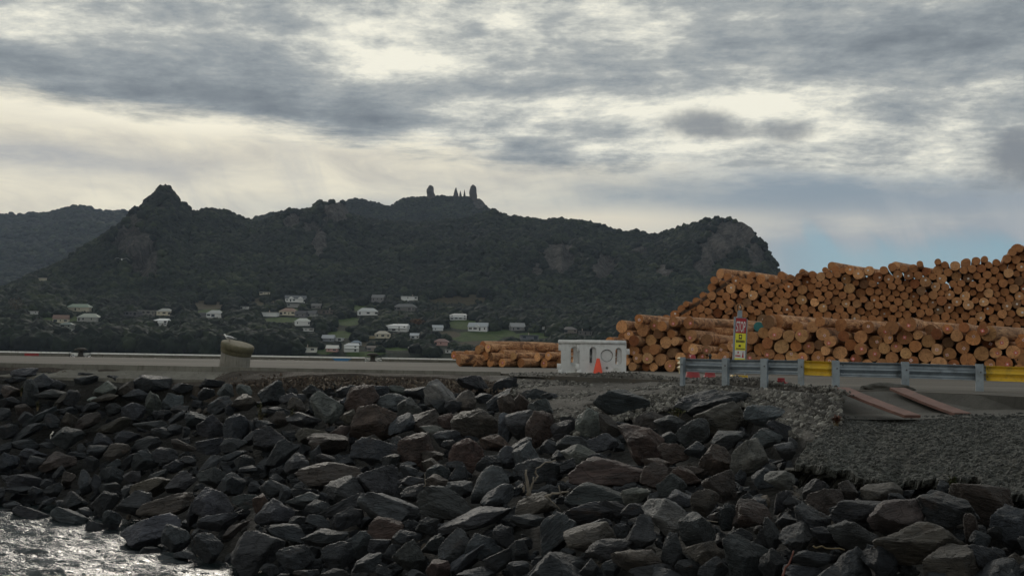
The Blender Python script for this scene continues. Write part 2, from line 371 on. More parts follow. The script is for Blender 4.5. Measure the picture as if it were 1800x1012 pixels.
M['zinc'] = simple('galvanised steel', (.25, .29, .33), .42, .55, var=.18, scale=4, bump=.002, dirt=(.13, .145, .16))
M['zpost'] = simple('galvanised post', (.24, .28, .32), .5, .4, var=.15, scale=5, dirt=(.15, .16, .17))
M['yellow'] = simple('yellow rail paint', (.62, .40, .03), .5, var=.12, dirt=(.28, .2, .05))
M['ysign'] = simple('yellow sign face', (.72, .66, .04), .5, var=.05)
M['cream'] = simple('cream rail end', (.62, .52, .30), .6, var=.1, dirt=(.3, .24, .14))
M['rsign'] = simple('red sign face', (.36, .02, .03), .5, var=.05)
M['wsign'] = simple('white sign face', (.62, .62, .62), .5, var=.05)
M['ink'] = simple('black print', (.02, .02, .018), .6)
M['wood'] = simple('reddish hardwood', (.135, .066, .052), .75, var=.3, scale=3, bump=.006, dirt=(.06, .04, .035))
M['drift'] = simple('bleached driftwood', (.17, .15, .125), .85, var=.25, scale=8, bump=.006, dirt=(.1, .085, .07))
M['pipe'] = simple('white hose', (.62, .60, .55), .5)
M['feather'] = simple('white feathers', (.75, .76, .78), .7, var=.04)
M['wing'] = simple('grey wing', (.20, .215, .23), .7, var=.1)
M['bill'] = simple('dark bill', (.10, .03, .02), .6)
M['plant'] = simple('weed leaves', (.045, .06, .018), .8, var=.4)
M['stalk'] = simple('dry stalks', (.11, .085, .045), .85, var=.3)
M['tagw'] = simple('white paper tag', (.66, .62, .60), .7, var=.03)
M['tagr'] = simple('red tag print', (.60, .14, .13), .7, var=.03)
M['teal'] = simple('teal painted log end', (.015, .15, .165), .6, var=.15, scale=12)
M['roof'] = mat_wall(0); M['pane'] = simple('window glass', (.02, .025, .03), .2)
M['peb'] = mat_pebble('loose stones', (.035, .034, .032), (.085, .082, .075), (.24, .235, .215))
M['chips'] = mat_pebble('asphalt chips', (.010, .012, .012), (.026, .029, .027), (.062, .066, .06))
M['rub'] = mat_pebble('rubble stones', (.018, .018, .019), (.045, .043, .042), (.085, .072, .06))
M['chip'] = mat_pebble('bark chips', (.03, .022, .017), (.068, .046, .034), (.16, .13, .10))
M['deadleaf'] = simple('dead red leaves', (.10, .035, .022), .8, var=.4)
M['wood_far'] = mat_canopy('forest canopy', [(.0, (.004, .007, .006)), (.4, (.007, .011, .008)), (.7, (.014, .021, .012)), (1., (.038, .048, .024))])
M['hill'] = mat_hill('bush hillside', (.018, .026, .014), (.058, .055, .050))
# ================================================================ setting: terrain
def rbf(pts):
    pts = np.array(pts); X = pts[:, :2]; d = np.linalg.norm(X[:, None] - X[None], axis=2)
    n = len(X); A = np.zeros((n + 3, n + 3)); A[:n, :n] = np.where(d > 0, d * d * np.log(d + 1e-9), 0) + np.eye(n) * .02
    A[:n, n] = 1; A[:n, n + 1:n + 3] = X; A[n:, :n] = A[:n, n:].T
    w = np.linalg.solve(A, np.concatenate([pts[:, 2], [0, 0, 0]]))
    def f(x, y):
        x = np.asarray(x, float); y = np.asarray(y, float); sh = x.shape; q = np.stack([x.ravel(), y.ravel()], 1)
        o = np.empty(len(q))
        for s in range(0, len(q), 20000):
            dd = np.linalg.norm(q[s:s + 20000, None] - X[None], axis=2)
            o[s:s + 20000] = np.where(dd > 0, dd * dd * np.log(dd + 1e-9), 0) @ w[:n] + w[n] + q[s:s + 20000] @ w[n + 1:]
        return o.reshape(sh)
    return f
BK = [(-150, 644, 33.3), (0, 647, 33.0), (0, 700, 31.2), (0, 800, 28.4), (0, 890, 25.8), (0, 1012, 21.5), (200, 650, 33.2), (200, 750, 29.8), (200, 850, 26.3), (200, 945, 22.1),
      (450, 656, 32.6), (450, 700, 30), (450, 760, 27), (450, 900, 21), (450, 1005, 18.6), (600, 700, 28.5), (600, 800, 24.5), (600, 900, 20.2), (600, 1012, 17),
      (880, 662, 31.8), (900, 690, 28.5), (900, 740, 25), (900, 850, 19.5), (900, 1012, 15), (1000, 668, 29.5), (1000, 700, 26.5), (1100, 668, 28.5), (1100, 690, 26),
      (1100, 760, 21.5), (1100, 850, 17.5), (1100, 1012, 13), (1280, 674, 22.8), (1300, 700, 21.6), (1350, 760, 18.5), (1350, 850, 15.3), (1350, 1012, 11.8),
      (1430, 690, 19.6), (1450, 740, 18.2), (1450, 830, 14.8), (1450, 1012, 11), (1600, 880, 12.8), (1600, 1012, 10.4), (1800, 880, 12), (1800, 1012, 9.8),
      (900, 1200, 12.5), (1350, 1250, 10.5), (1800, 1300, 7.8), (200, 1012, 19.8), (400, 1100, 16.5), (2000, 900, 11), (2000, 1012, 9.2), (-200, 900, 26.5), (-300, 1000, 23.5)]
bank_z = rbf([at_y(*p) for p in BK])
DECKZ = 3.5
# near edge of the deck, in plan
near_px = [(-900, 622), (-200, 637), (0, 640), (450, 648), (880, 656), (985, 661), (1100, 665), (1280, 672), (1440, 685), (1560, 686), (1720, 693), (1800, 697), (2000, 706), (2600, 735)]
near = np.array([at_z(x, y, DECKZ) for x, y in near_px])
order = np.argsort(near[:, 0])
def deck_near_y(x): return np.interp(x, near[order, 0], near[order, 1])
# apron (broken asphalt)
def apron_pt(u, v, smooth=True):
    """u 0..1 left to right, v 0 back .. 1 front"""
    L = 1490 + (1398 - 1490) * v; px = L + (2480 - L) * u
    yb = np.interp(px, [1390, 1490, 1570, 1745, 1800, 2150], [745, 731, 731, 723, 722, 722]); Yb = np.interp(px, [1390, 1490, 1570, 1745, 1800, 2150], [18.6, 18.9, 18.7, 18.2, 17.8, 15.6])
    yf = np.interp(px, [1390, 1520, 1650, 1800, 2150], [806, 838, 848, 866, 880]) if smooth else np.interp(px, [1390, 1420, 1450, 1480, 1500, 1520, 1545, 1570, 1600, 1625, 1665, 1690, 1720, 1760, 1800, 2150], [806, 820, 818, 830, 828, 836, 838, 862, 845, 840, 842, 840, 848, 862, 866, 880])
    Yf = np.interp(px, [1390, 1450, 1520, 1560, 1650, 1800, 2150], [16.1, 15.3, 14.7, 14.3, 14.0, 12.9, 11.4])
    B = at_y(px, yb, Yb); Fr = at_y(px, yf, Yf)
    return B * (1 - v) + Fr * v
def bank_h(x, y):
    z = bank_z(x, y)
    nz = np.array([mn.fractal(Vector((a * .9, b * .9, 3.)), .9, 2., 4) for a, b in zip(np.ravel(x), np.ravel(y))]).reshape(np.shape(x))
    return z + nz * .07
def grid_faces(nu, nv):
    i = np.arange(nu - 1)[:, None] * nv + np.arange(nv - 1)[None]; i = i.ravel()
    return np.stack([i, i + nv, i + nv + 1, i + 1], 1)
def cast(px, py, lo=7.0, hi=40.0):
    """where the pixel ray meets the bank surface"""
    d = ray(px, py); Y = np.arange(lo, hi, .08); t = Y / d[1]
    P = CO[None] + d[None] * t[:, None]
    s = P[:, 2] - bank_z(P[:, 0], P[:, 1]); k = np.where(s < 0)[0]
    k = k[0] if len(k) else len(Y) - 1
    return P[k]
# bank mesh, in strips: gravel zone on top, dark rubble below the boulders
xs = np.linspace(-26, 22, 230); vs = np.linspace(0, 1, 170)
V = []
for x in xs:
    yn = float(deck_near_y(x)) + .25; y0 = 6.5
    V.append(np.stack([np.full(170, x), y0 + (yn - y0) * vs ** .8], 1))
V = np.concatenate(V); Z = bank_h(V[:, 0], V[:, 1])
P3 = np.stack([V[:, 0], V[:, 1], Z], 1); PX, PY = proj(P3)
dn = deck_near_y(V[:, 0]) - V[:, 1]
Z = np.minimum(Z, DECKZ - .06)
def in_gravel(PX, PY):
    top = np.interp(PX, [880, 930, 960, 1010, 1060, 1200, 1330, 1390, 1440], [672, 700, 730, 735, 700, 690, 700, 760, 800])
    return (PX > 860) & (PY < top)
grav = in_gravel(PX, PY)
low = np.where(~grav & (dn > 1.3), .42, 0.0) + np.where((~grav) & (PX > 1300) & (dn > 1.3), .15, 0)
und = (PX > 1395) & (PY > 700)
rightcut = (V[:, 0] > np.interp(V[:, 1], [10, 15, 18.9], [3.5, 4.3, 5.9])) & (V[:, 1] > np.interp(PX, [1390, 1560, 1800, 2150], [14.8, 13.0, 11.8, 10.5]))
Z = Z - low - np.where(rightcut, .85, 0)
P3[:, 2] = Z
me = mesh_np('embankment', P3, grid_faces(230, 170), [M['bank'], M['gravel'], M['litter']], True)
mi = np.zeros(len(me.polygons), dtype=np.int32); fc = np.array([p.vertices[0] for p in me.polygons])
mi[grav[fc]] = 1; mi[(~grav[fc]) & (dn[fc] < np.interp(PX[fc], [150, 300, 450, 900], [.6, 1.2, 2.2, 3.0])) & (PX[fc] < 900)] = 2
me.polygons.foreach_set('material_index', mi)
tag(link('embankment', me), kind='structure')
# sea
tag(link('sea', mesh_np('sea', [(-9000, -400, 0), (9000, -400, 0), (9000, 9000, 0), (-9000, 9000, 0)], [(0, 1, 2, 3)], M['water'])), kind='structure')
gx = np.linspace(-17, 1, 760); gy = np.linspace(13, 29, 700); GX, GY = np.meshgrid(gx, gy, indexing='ij')
def wave(x, y):
    h = np.zeros_like(x)
    rs = np.random.RandomState(3)
    for k in range(46):
        lam = .13 * (1.075 ** k); a = rs.uniform(-.9, .9) + .15; kx, ky = math.sin(a), math.cos(a)
        w_ = 2 * math.pi / lam
        h += .013 * lam ** .8 * (1 - np.abs(np.sin((x * kx + y * ky) * w_ / 2 + rs.uniform(0, 6) + .8 * np.sin(x * .9 + k) ))) 
    return h - h.mean()
WZ = wave(GX, GY); ed = np.minimum.reduce([GX + 17, 1 - GX, GY - 13, 29 - GY]); WZ = WZ * np.clip(ed / 1.5, 0, 1) + .05
tag(link('rippled_water', mesh_np('rippled_water', np.stack([GX.ravel(), GY.ravel(), WZ.ravel()], 1), grid_faces(760, 700), M['water'], True)), kind='structure')
# seabed
tag(link('seabed', mesh_np('seabed', [(-5500, -400, -.6), (5500, -400, -.6), (5500, 6500, -.6), (-5500, 6500, -.6)], [(0, 1, 2, 3)], M['bank'])), kind='structure')

# wharf deck
far_a = at_z(0, 624.5, DECKZ); far_b = at_z(800, 637.5, DECKZ)
fdir = (far_b - far_a) / np.linalg.norm(far_b - far_a)
fl = far_a - fdir * 60; fr = far_a + fdir * 150
poly = [tuple(p[:2]) for p in near] + [(fr[0] + 20, fr[1]), (fl[0], fl[1])]
mb = MB(); n = len(poly)
top = [(x, y, DECKZ) for x, y in poly]; bot = [(x, y, DECKZ - .16) for x, y in poly]; base = [(x, y, -.5) for x, y in poly]
mb.add(top + bot, [tuple(range(n))] + [(i, (i + 1) % n, n + (i + 1) % n, n + i) for i in range(n)])
tag(mb.build('wharf_deck', M['deck']), kind='structure')
# quay wall under the far edge
a, b = np.array([*fl[:2]]), np.array([*fr[:2]]); nrm = np.array([-(b - a)[1], (b - a)[0]]); nrm /= np.linalg.norm(nrm)
if nrm[1] < 0: nrm = -nrm
mb = MB(); q = [(a - nrm * .4), (b - nrm * .4), (b + nrm * .02), (a + nrm * .02)]
mb.add([(x, y, z) for z in (-.7, DECKZ - .005) for x, y in q], [(3, 2, 1, 0), (4, 5, 6, 7), (0, 1, 5, 4), (1, 2, 6, 5), (2, 3, 7, 6), (3, 0, 4, 7)])
tag(mb.build('quay_wall', M['concrete']), kind='structure')
# far kerb: white capped, notched at the mooring bollards
def along(px): # distance along far line of a pixel column at deck level
    lo, hi = -100., 260.
    for _ in range(50):
        m_ = (lo + hi) / 2; P = far_a + fdir * m_
        if proj(P)[0][0] < px: lo = m_
        else: hi = m_
    return lo
up = np.array([0, 0, 1.]); fn = np.array([nrm[0], nrm[1], 0])
def fp(s, out_, z): p = far_a + fdir * s; return (p[0] + fn[0] * out_, p[1] + fn[1] * out_, DECKZ + z)
notches = [(along(121), along(138), along(147), along(160)), (along(641), along(650), along(660), along(672))]
segs = []; s0 = -58.
for A_, B_, C_, D_ in notches: segs.append((s0, A_, B_)); s0 = D_; segs.append(('r', C_, D_))
kerb_root = empty('wharf_kerb', fp(0, 0, 0)); tag(kerb_root, 'long low concrete kerb with a white painted top along the far wharf edge', 'kerb')
KO = Vector(kerb_root.location)
HT = .30
def kerb_piece(s0, s1, capw=True, b0=0, b1=0):
    mb = MB(); V = [fp(s0 + b0, -.01, 0), fp(s1 - b1, -.01, 0), fp(s1, -.01, HT - .10), fp(s0, -.01, HT - .10)]; W_ = [fp(s0 + b0, .40, 0), fp(s1 - b1, .40, 0), fp(s1, .40, HT - .10), fp(s0, .40, HT - .10)]
    mb.add([Vector(v) - KO for v in V + W_], [(0, 1, 2, 3), (7, 6, 5, 4), (0, 4, 5, 1), (1, 5, 6, 2), (2, 6, 7, 3), (3, 7, 4, 0)])
    mb.build('kerb_section', M['concrete'], kerb_root)
    mb = MB(); V = [fp(s0 - .03, -.04, HT - .099), fp(s1 + .03, -.04, HT - .099), fp(s1 + .03, -.04, HT), fp(s0 - .03, -.04, HT)]; W_ = [fp(s0 - .03, .43, HT - .099), fp(s1 + .03, .43, HT - .099), fp(s1 + .03, .43, HT), fp(s0 - .03, .43, HT)]
    mb.add([Vector(v) - KO for v in V + W_], [(0, 1, 2, 3), (7, 6, 5, 4), (0, 4, 5, 1), (1, 5, 6, 2), (2, 6, 7, 3), (3, 7, 4, 0)])
    mb.build('painted_cap', M['paint'], kerb_root)
nb1, nb2 = notches
kerb_piece(-58, nb1[0]); kerb_piece(nb1[3], nb2[0]); kerb_piece(nb2[3], 150)
for (A_, B_, C_, D_) in notches:
    for s0, s1, lo_ in ((A_ + .0, B_, 0), (C_, D_, 1)):
        mb = MB(); e = .55
        z = [(s0 + .04, .0), (s1, .0), (s1, HT - .02), (s0 + .04, HT - .02)]
        if lo_ == 0: pts = [(s0 + e, 0), (s1, 0), (s1, HT - .03), (s0 + .04, HT - .03)]
        else: pts = [(s0, 0), (s1 - e, 0), (s1 - .04, HT - .03), (s0, HT - .03)]
        V = [fp(s, -.03, zz) for s, zz in pts]; W_ = [fp(s, .38, zz) for s, zz in pts]
        mb.add([Vector(v) - KO for v in V + W_], [(0, 1, 2, 3), (7, 6, 5, 4), (0, 4, 5, 1), (1, 5, 6, 2), (2, 6, 7, 3), (3, 7, 4, 0)])
        mb.build('white_notch_block', M['paint'], kerb_root)
for (x0, x1, mt) in ((43, 68, 'red'), (589, 612, 'blue')):
    s0, s1 = along(x0), along(x1); mb = MB(); V = [fp(s0 - .25 * (mt == 'blue'), -.024, HT - .105), fp(s1 + .25 * (mt == 'blue'), -.024, HT - .105), fp(s1, -.024, .004), fp(s0, -.024, .004)]; W_ = [(v[0] + fn[0] * .01, v[1] + fn[1] * .01, v[2]) for v in V]
    mb.add([Vector(v) - KO for v in V + W_], [(0, 1, 2, 3), (7, 6, 5, 4), (0, 4, 5, 1), (1, 5, 6, 2), (2, 6, 7, 3), (3, 7, 4, 0)])
    tag(mb.build('painted_patch', M[mt], kerb_root), mt + ' painted marking on the kerb face')
for i, (A_, B_, C_, D_) in enumerate(notches):
    o = empty('mooring_bollard', fp((B_ + C_) / 2, -.1, 0))
    tag(o, ['black T-headed mooring bollard in the kerb gap by the red marking', 'black T-headed mooring bollard in the kerb gap right of the blue marking'][i], 'mooring bollard', 'mooring bollards on the wharf edge')
    MB().rev([(.30, 0), (.30, .04), (.2, .07), (.165, .18), (.16, .36), (.2, .42)], 20).build('post', M['iron'], o, smooth=True)
    mh = Matrix.Diagonal((1.0, .55, 1, 1)); MB().rev([(.18, .40), (.44, .42), (.46, .47), (.38, .54), (.20, .60), (.02, .615)], 24, mh).build('head', M['iron'], o, smooth=True)
# concrete kerb strip on the near edge (left of the gravel)
mb = MB(); ks = [(-900, 622), (-200, 637), (0, 640), (230, 644), (450, 648), (660, 652), (880, 656)]
T = [at_z(x, y, DECKZ + .004) for x, y in ks]; ring = []
for p in T:
    x, y, z = p; ring.append([(x, y + .30, z - .05), (x, y + .30, z + .05), (x, y, z + .05), (x, y - .03, z - .12), (x, y - .75, z - .36), (x, y - .8, z - .8), (x, y + .3, z - .8)])
tag(mb.loft(ring).build('concrete_edge', M['concrete']), kind='structure')
# ramp recess walls
WT = [at_z(1440, 688, 3.46), at_z(1560, 687, 3.494), at_z(1720, 694, 3.494), at_z(1800, 698, 3.494), at_z(2000, 707, 3.494), at_z(2600, 736, 3.494)]
WB = [at_y(1492, 732, 18.9), at_y(1570, 732, 18.7), at_y(1745, 724, 18.2), at_y(1800, 723, 17.8), at_y(2000, 723, 16.6), at_y(2600, 730, 13.5)]
V = WT + WB + [w + np.array([0, -.1, -.8]) for w in WB]; n = len(WT)
Fq = [(i, i + 1, n + i + 1, n + i) for i in range(n - 1)] + [(n + i, n + i + 1, 2 * n + i + 1, 2 * n + i) for i in range(n - 1)]
L0 = at_y(1442, 738, 18.4); L1 = at_y(1415, 700, 19.6)
V += [L1, at_y(1494, 742, 18.2)]; Fq += [(0, n, 3 * n)]
M['mortar'] = mat_concrete('dark ramp concrete', (.036, .035, .031), (.062, .06, .053), (.022, .022, .017), 1.5)
tag(MB().add(V, Fq).build('ramp_wall', M['mortar']), kind='structure')
# apron sheet with ragged broken lip and thickness
NU, NV = 860, 190
U, Vv = np.meshgrid(np.linspace(0, 1, NU), np.linspace(0, 1, NV), indexing='ij')
AP = np.empty((NU, NV, 3))
for i in range(NU):
    u = i / (NU - 1)
    rag = mn.fractal(Vector((u * 54, .3, 0)), .8, 2, 5) * .045 + mn.noise(Vector((u * 156, 2.3, 0))) * .012
    p0 = apron_pt(u, 0); p1 = apron_pt(u, 1); p2 = apron_pt(u, 1, False)
    # slightly convex slab
    for j in range(NV):
        v = j / (NV - 1) * (1 + rag); P = p0 * (1 - v) + p1 * v + (p2 - p1) * v ** 6; P = P + np.array([0, 0, .10 * math.sin(math.pi * min(v, 1))]) 
        AP[i, j] = P
for i in range(0, NU):
    for j in range(NV):
        P = AP[i, j]; v = j / (NV - 1); u_ = i / (NU - 1)
        k = min(1, v * 5 + .15)
        P[2] += k * (mn.fractal(Vector((P[0] * 1.3, P[1] * 1.3, 0)), .9, 2, 3) * .035 + mn.noise(Vector((P[0] * 16, P[1] * 16, 5))) * .014)
V = AP.reshape(-1, 3).copy(); Fc = grid_faces(NU, NV)
lip = AP[:, -1].copy(); l2 = lip + np.array([0, .05, -.10]) + np.repeat(np.random.randn(NU // 4 + 1, 3), 4, 0)[:NU] * .010; l3 = lip + np.array([0, .55, -.16]); l4 = lip + np.array([0, 1.2, -.5])
nb = len(V); V = np.concatenate([V, l2, l3, l4]); last = np.arange(NU) * NV + NV - 1
def strip(a, b): return np.stack([a[:-1], a[1:], b[1:], b[:-1]], 1)
i2 = nb + np.arange(NU); Fc = np.concatenate([Fc, strip(last, i2), strip(i2, i2 + NU), strip(i2 + NU, i2 + 2 * NU)])
# left side skirt
ls = np.arange(NV); sk = AP[0] + np.array([-.05, 0, -.35]); nb = len(V); V = np.concatenate([V, sk]); Fc = np.concatenate([Fc, strip(ls, nb + np.arange(NV))])
tag(link('asphalt_apron', mesh_np('asphalt_apron', V, Fc, M['apron'], True)), kind='structure')
# smooth darker concrete strip at the foot of the ramp wall
RS = []
for u in np.linspace(0, 1, 60):
    a_ = apron_pt(u, 0.0); b_ = apron_pt(u, .13 + .02 * math.sin(u * 9))
    RS.append((a_ + [0, .1, .03], b_ + [0, 0, .045 + .04 * .38]))
V = [p for r in RS for p in r]; Fq = [(2 * i, 2 * i + 1, 2 * i + 3, 2 * i + 2) for i in range(59)]
tag(MB().add(V, Fq).build('ramp_floor', M['mortar']), kind='structure')

# ---------------------------------------------------------------- scatter by geometry nodes (uncountable stuff only)
def scatter(name, pts, scl, mat, sub=2, squash=(1, 1, .7), rough=.5, nscale=1.6, kind='stuff', label=None, seedrot=True, flat=True):
    pts = np.asarray(pts, np.float32); scl = np.asarray(scl, np.float32)
    me = bpy.data.meshes.new(name); me.vertices.add(len(pts)); me.vertices.foreach_set('co', pts.ravel())
    a = me.attributes.new('scl', 'FLOAT', 'POINT'); a.data.foreach_set('value', scl)
    a = me.attributes.new('tint', 'FLOAT', 'POINT'); a.data.foreach_set('value', np.random.rand(len(pts)).astype(np.float32))
    me.materials.append(mat)
    o = link(name, me); o['kind'] = kind
    if label: o['label'] = label
    ng = bpy.data.node_groups.new(name, 'GeometryNodeTree')
    ng.interface.new_socket('Geometry', in_out='INPUT', socket_type='NodeSocketGeometry'); ng.interface.new_socket('Geometry', in_out='OUTPUT', socket_type='NodeSocketGeometry')
    N = ng.nodes.new; Lk = ng.links.new
    gi = N('NodeGroupInput'); go = N('NodeGroupOutput'); jn = N('GeometryNodeJoinGeometry')
    for k in range(4):
        ic = N('GeometryNodeMeshIcoSphere'); ic.inputs['Radius'].default_value = 1; ic.inputs['Subdivisions'].default_value = sub
        sp = N('GeometryNodeSetPosition'); nz = N('ShaderNodeTexNoise'); nz.inputs['Scale'].default_value = nscale; nz.inputs['Detail'].default_value = 2
        ps = N('GeometryNodeInputPosition'); ad = N('ShaderNodeVectorMath'); ad.inputs[1].default_value = (k * 7.3, k * 3.1, k * 5.7)
        Lk(ps.outputs[0], ad.inputs[0]); Lk(ad.outputs[0], nz.inputs['Vector'])
        sb = N('ShaderNodeVectorMath'); sb.operation = 'SUBTRACT'; sb.inputs[1].default_value = (.5, .5, .5); Lk(nz.outputs['Color'], sb.inputs[0])
        sc = N('ShaderNodeVectorMath'); sc.operation = 'SCALE'; sc.inputs['Scale'].default_value = rough * 2; Lk(sb.outputs[0], sc.inputs[0])
        ml = N('ShaderNodeVectorMath'); ml.operation = 'ADD'; Lk(sc.outputs[0], ml.inputs[1]); Lk(ps.outputs[0], ml.inputs[0])
        mq = N('ShaderNodeVectorMath'); mq.operation = 'MULTIPLY'; mq.inputs[1].default_value = squash; Lk(ml.outputs[0], mq.inputs[0])
        Lk(ic.outputs[0], sp.inputs['Geometry']); Lk(mq.outputs[0], sp.inputs['Position'])
        sf = N('GeometryNodeSetShadeSmooth'); sf.inputs['Shade Smooth'].default_value = not flat; Lk(sp.outputs[0], sf.inputs[0])
        sm_ = N('GeometryNodeSetMaterial'); sm_.inputs['Material'].default_value = mat; Lk(sf.outputs[0], sm_.inputs[0])
        gt = N('GeometryNodeGeometryToInstance'); Lk(sm_.outputs[0], gt.inputs[0]); Lk(gt.outputs[0], jn.inputs[0])
    ip = N('GeometryNodeInstanceOnPoints'); Lk(gi.outputs[0], ip.inputs['Points']); Lk(jn.outputs[0], ip.inputs['Instance']); ip.inputs['Pick Instance'].default_value = True
    rv = N('FunctionNodeRandomValue'); rv.data_type = 'FLOAT_VECTOR'; rv.inputs[1].default_value = (6.28, 6.28, 6.28) if seedrot else (.3, .3, 6.28); Lk(rv.outputs[0], ip.inputs['Rotation'])
    na = N('GeometryNodeInputNamedAttribute'); na.data_type = 'FLOAT'; na.inputs[0].default_value = 'scl'
    Lk(na.outputs[0], ip.inputs['Scale']); Lk(ip.outputs[0], go.inputs[0])
    md = o.modifiers.new('scatter', 'NODES'); md.node_group = ng
    return o

# ================================================================ hills
def hor(px): return 610.5 + .017 * px
def skyline(pts):
    xs_, ys_ = zip(*pts); return lambda p: np.interp(p, xs_, ys_)
HC = skyline([(-700, 600), (-300, 575), (-60, 535), (0, 512), (50, 492), (100, 468), (150, 435), (190, 410), (220, 390), (235, 372), (245, 358), (262, 342), (275, 329), (284, 323), (298, 339), (305, 352), (322, 362), (330, 375), (350, 373), (365, 369), (395, 374), (410, 383), (425, 388), (450, 396), (470, 388), (490, 376), (520, 372), (548, 366), (560, 356), (600, 353), (610, 374), (640, 385), (680, 390), (730, 392), (800, 388), (855, 375), (865, 370), (880, 377), (910, 383), (950, 388), (985, 384), (1010, 388), (1040, 392), (1060, 393), (1080, 404), (1150, 413), (1180, 405), (1225, 394), (1245, 387), (1265, 383), (1300, 386), (1318, 398), (1335, 420), (1350, 442), (1362, 466), (1375, 492), (1400, 530), (1430, 570), (1480, 605), (1600, 622), (1900, 628), (2600, 640)])
RY = skyline([(-700, 1400), (-100, 1400), (0, 1480), (150, 1650), (283, 1850), (450, 2000), (600, 2100), (900, 2150), (1100, 2100), (1300, 1850), (1365, 1650), (1450, 1400), (2600, 1300)])
_pp = np.arange(-700, 2601, 2.0)
_kn = np.array([mn.fractal(Vector((p * .03, 0, 0)), .8, 2., 5) for p in _pp]) * 3.0
def ridgeP(p):
    """world height of the front ridge"""
    y = HC(p) + np.interp(p, _pp, _kn) + 2.5; Yr = RY(p)
    return np.maximum((hor(p) - y) / F * Yr * 1.0, 2.0) + CAMZ
SHORE = 900.0
def Hh(p, Y, nz=True):
    p = np.asarray(p, float); Y = np.asarray(Y, float)
    Yr = RY(p); Hr = ridgeP(p); t = np.clip((Y - SHORE) / (Yr - SHORE), 0, 1)
    k = np.interp(Y, [880, 900, 915, 1000, 1100, 1250, 1450, 2200], [-3, 0, 5, 13, 27, 48, 76, 200])
    # upper part: straight from the 1450 m contour up to the ridge
    up_ = 76 + (Hr - 76) * np.clip((Y - 1450) / np.maximum(Yr - 1450, 1), 0, 1) ** .92
    h = np.where(Y < 1450, k, up_)
    small = Hr * np.clip((Y - SHORE) / np.maximum(Yr - SHORE, 1), 0, 1) ** .8
    wgt = np.clip((Hr - 60) / 90, 0, 1); h = h * wgt + small * (1 - wgt)
    h = np.where(Y > Yr, Hr - (Y - Yr) * .55, h)
    return h
def _nz2(X, Y, s, o, z=0.): return np.array([mn.fractal(Vector((a * s, b * s, z)), .9, 2., o) for a, b in zip(X.ravel(), Y.ravel())]).reshape(X.shape)
CLIFFS = [(232, 425, 38, 34), (256, 462, 30, 30), (238, 385, 12, 18), (284, 362, 8, 10), (592, 372, 30, 20), (515, 388, 20, 16), (1288, 415, 52, 30), (1255, 440, 28, 24), (1240, 470, 18, 22), (985, 452, 34, 30), (1062, 470, 22, 26), (945, 478, 16, 14), (1125, 440, 14, 10), (560, 430, 16, 30), (545, 400, 16, 12), (1170, 480, 20, 12), (1330, 450, 20, 24)]
LAWNS = [(613, 565, 20, 7), (631, 541, 16, 5), (816, 570, 26, 8), (838, 592, 42, 9), (601, 588, 24, 6), (571, 618, 14, 5), (880, 586, 24, 6), (935, 590, 30, 5), (500, 562, 34, 4), (372, 550, 26, 6), (700, 612, 22, 4), (640, 622, 40, 4), (120, 560, 40, 4), (510, 546, 22, 4), (665, 540, 18, 3)]
BARE = [(786, 588, 22, 6), (812, 527, 52, 9), (366, 535, 30, 8), (850, 603, 40, 4), (905, 575, 30, 3), (575, 575, 20, 3), (745, 560, 14, 5), (640, 604, 30, 4), (460, 530, 30, 6)]
def zonemask(PX, PY, lst):
    m_ = np.zeros(PX.shape)
    for cx, cy, rx, ry in lst: m_ = np.maximum(m_, np.clip(1.6 - np.sqrt(((PX - cx) / rx) ** 2 + ((PY - cy) / ry) ** 2) * 1.0, 0, 1))
    return m_
ps = np.arange(-560, 2440, 5.0); ts = np.concatenate([np.linspace(-.02, .25, 34), np.linspace(.26, 1.0, 110), np.linspace(1.02, 1.5, 18)])
PP, TT = np.meshgrid(ps, ts, indexing='ij'); YY = SHORE + TT * (RY(PP) - SHORE); XX = (PP - 900) / F * YY
HH = Hh(PP, YY)
NZ = _nz2(XX, YY, .0032, 5); GN_ = 1 - np.abs(_nz2(XX * 1.0, YY * .35, .006, 4, 7.))
amp = np.clip((YY - 1250) / 500, 0, 1) * np.clip(TT, 0, 1) * (1 - np.clip((TT - .80) / .2, 0, 1) ** 2)
HH = HH + amp * (NZ * 26 + (GN_ - .7) * 22)
ex, ey = proj(np.stack([XX.ravel(), YY.ravel(), HH.ravel()], 1)); ex = ex.reshape(PP.shape); ey = ey.reshape(PP.shape)
rockm = zonemask(ex + 10 * _nz2(XX, YY * .4, .012, 4, 3.), ey + 14 * _nz2(XX, YY * .4, .012, 4, 5.), CLIFFS); cl = rockm * (TT < 1.0)
# craggy relief on the cliffs: steep slabs pushed toward the viewer with vertical grooves
groove = _nz2(XX * 1.0, HH * .22, .035, 5, 2.); YY = YY - np.clip(cl, 0, 1) * (14 + groove * 46)
XX = XX + np.clip(cl, 0, 1) * _nz2(XX, HH * .3, .02, 4, 9.) * 8
me = mesh_np('front_hill', np.stack([XX.ravel(), YY.ravel(), HH.ravel()], 1), grid_faces(*PP.shape), M['hill'], True)
zc = me.attributes.new('zone', 'FLOAT_VECTOR', 'POINT')
zc.data.foreach_set('vector', np.stack([rockm.ravel(), zonemask(ex, ey, LAWNS).ravel(), zonemask(ex, ey, BARE).ravel()], 1).astype(np.float32).ravel())
tag(link('front_hill', me), kind='structure')
def hill_cast(px, py):
    """first point where the pixel ray meets the smooth front hill"""
    d = ray(px, py); Y = np.arange(905, 2300, 2.0); t = Y / d[1]; P = CO[None] + d[None] * t[:, None]
    pcol = 900 + F * P[:, 0] / P[:, 1]
    s = P[:, 2] - Hh(pcol, Y); k = np.where(s < 0)[0]; k = k[0] if len(k) else 300
    return P[k]
def Hpt(X, Y): return Hh(900 + F * X / Y, Y)
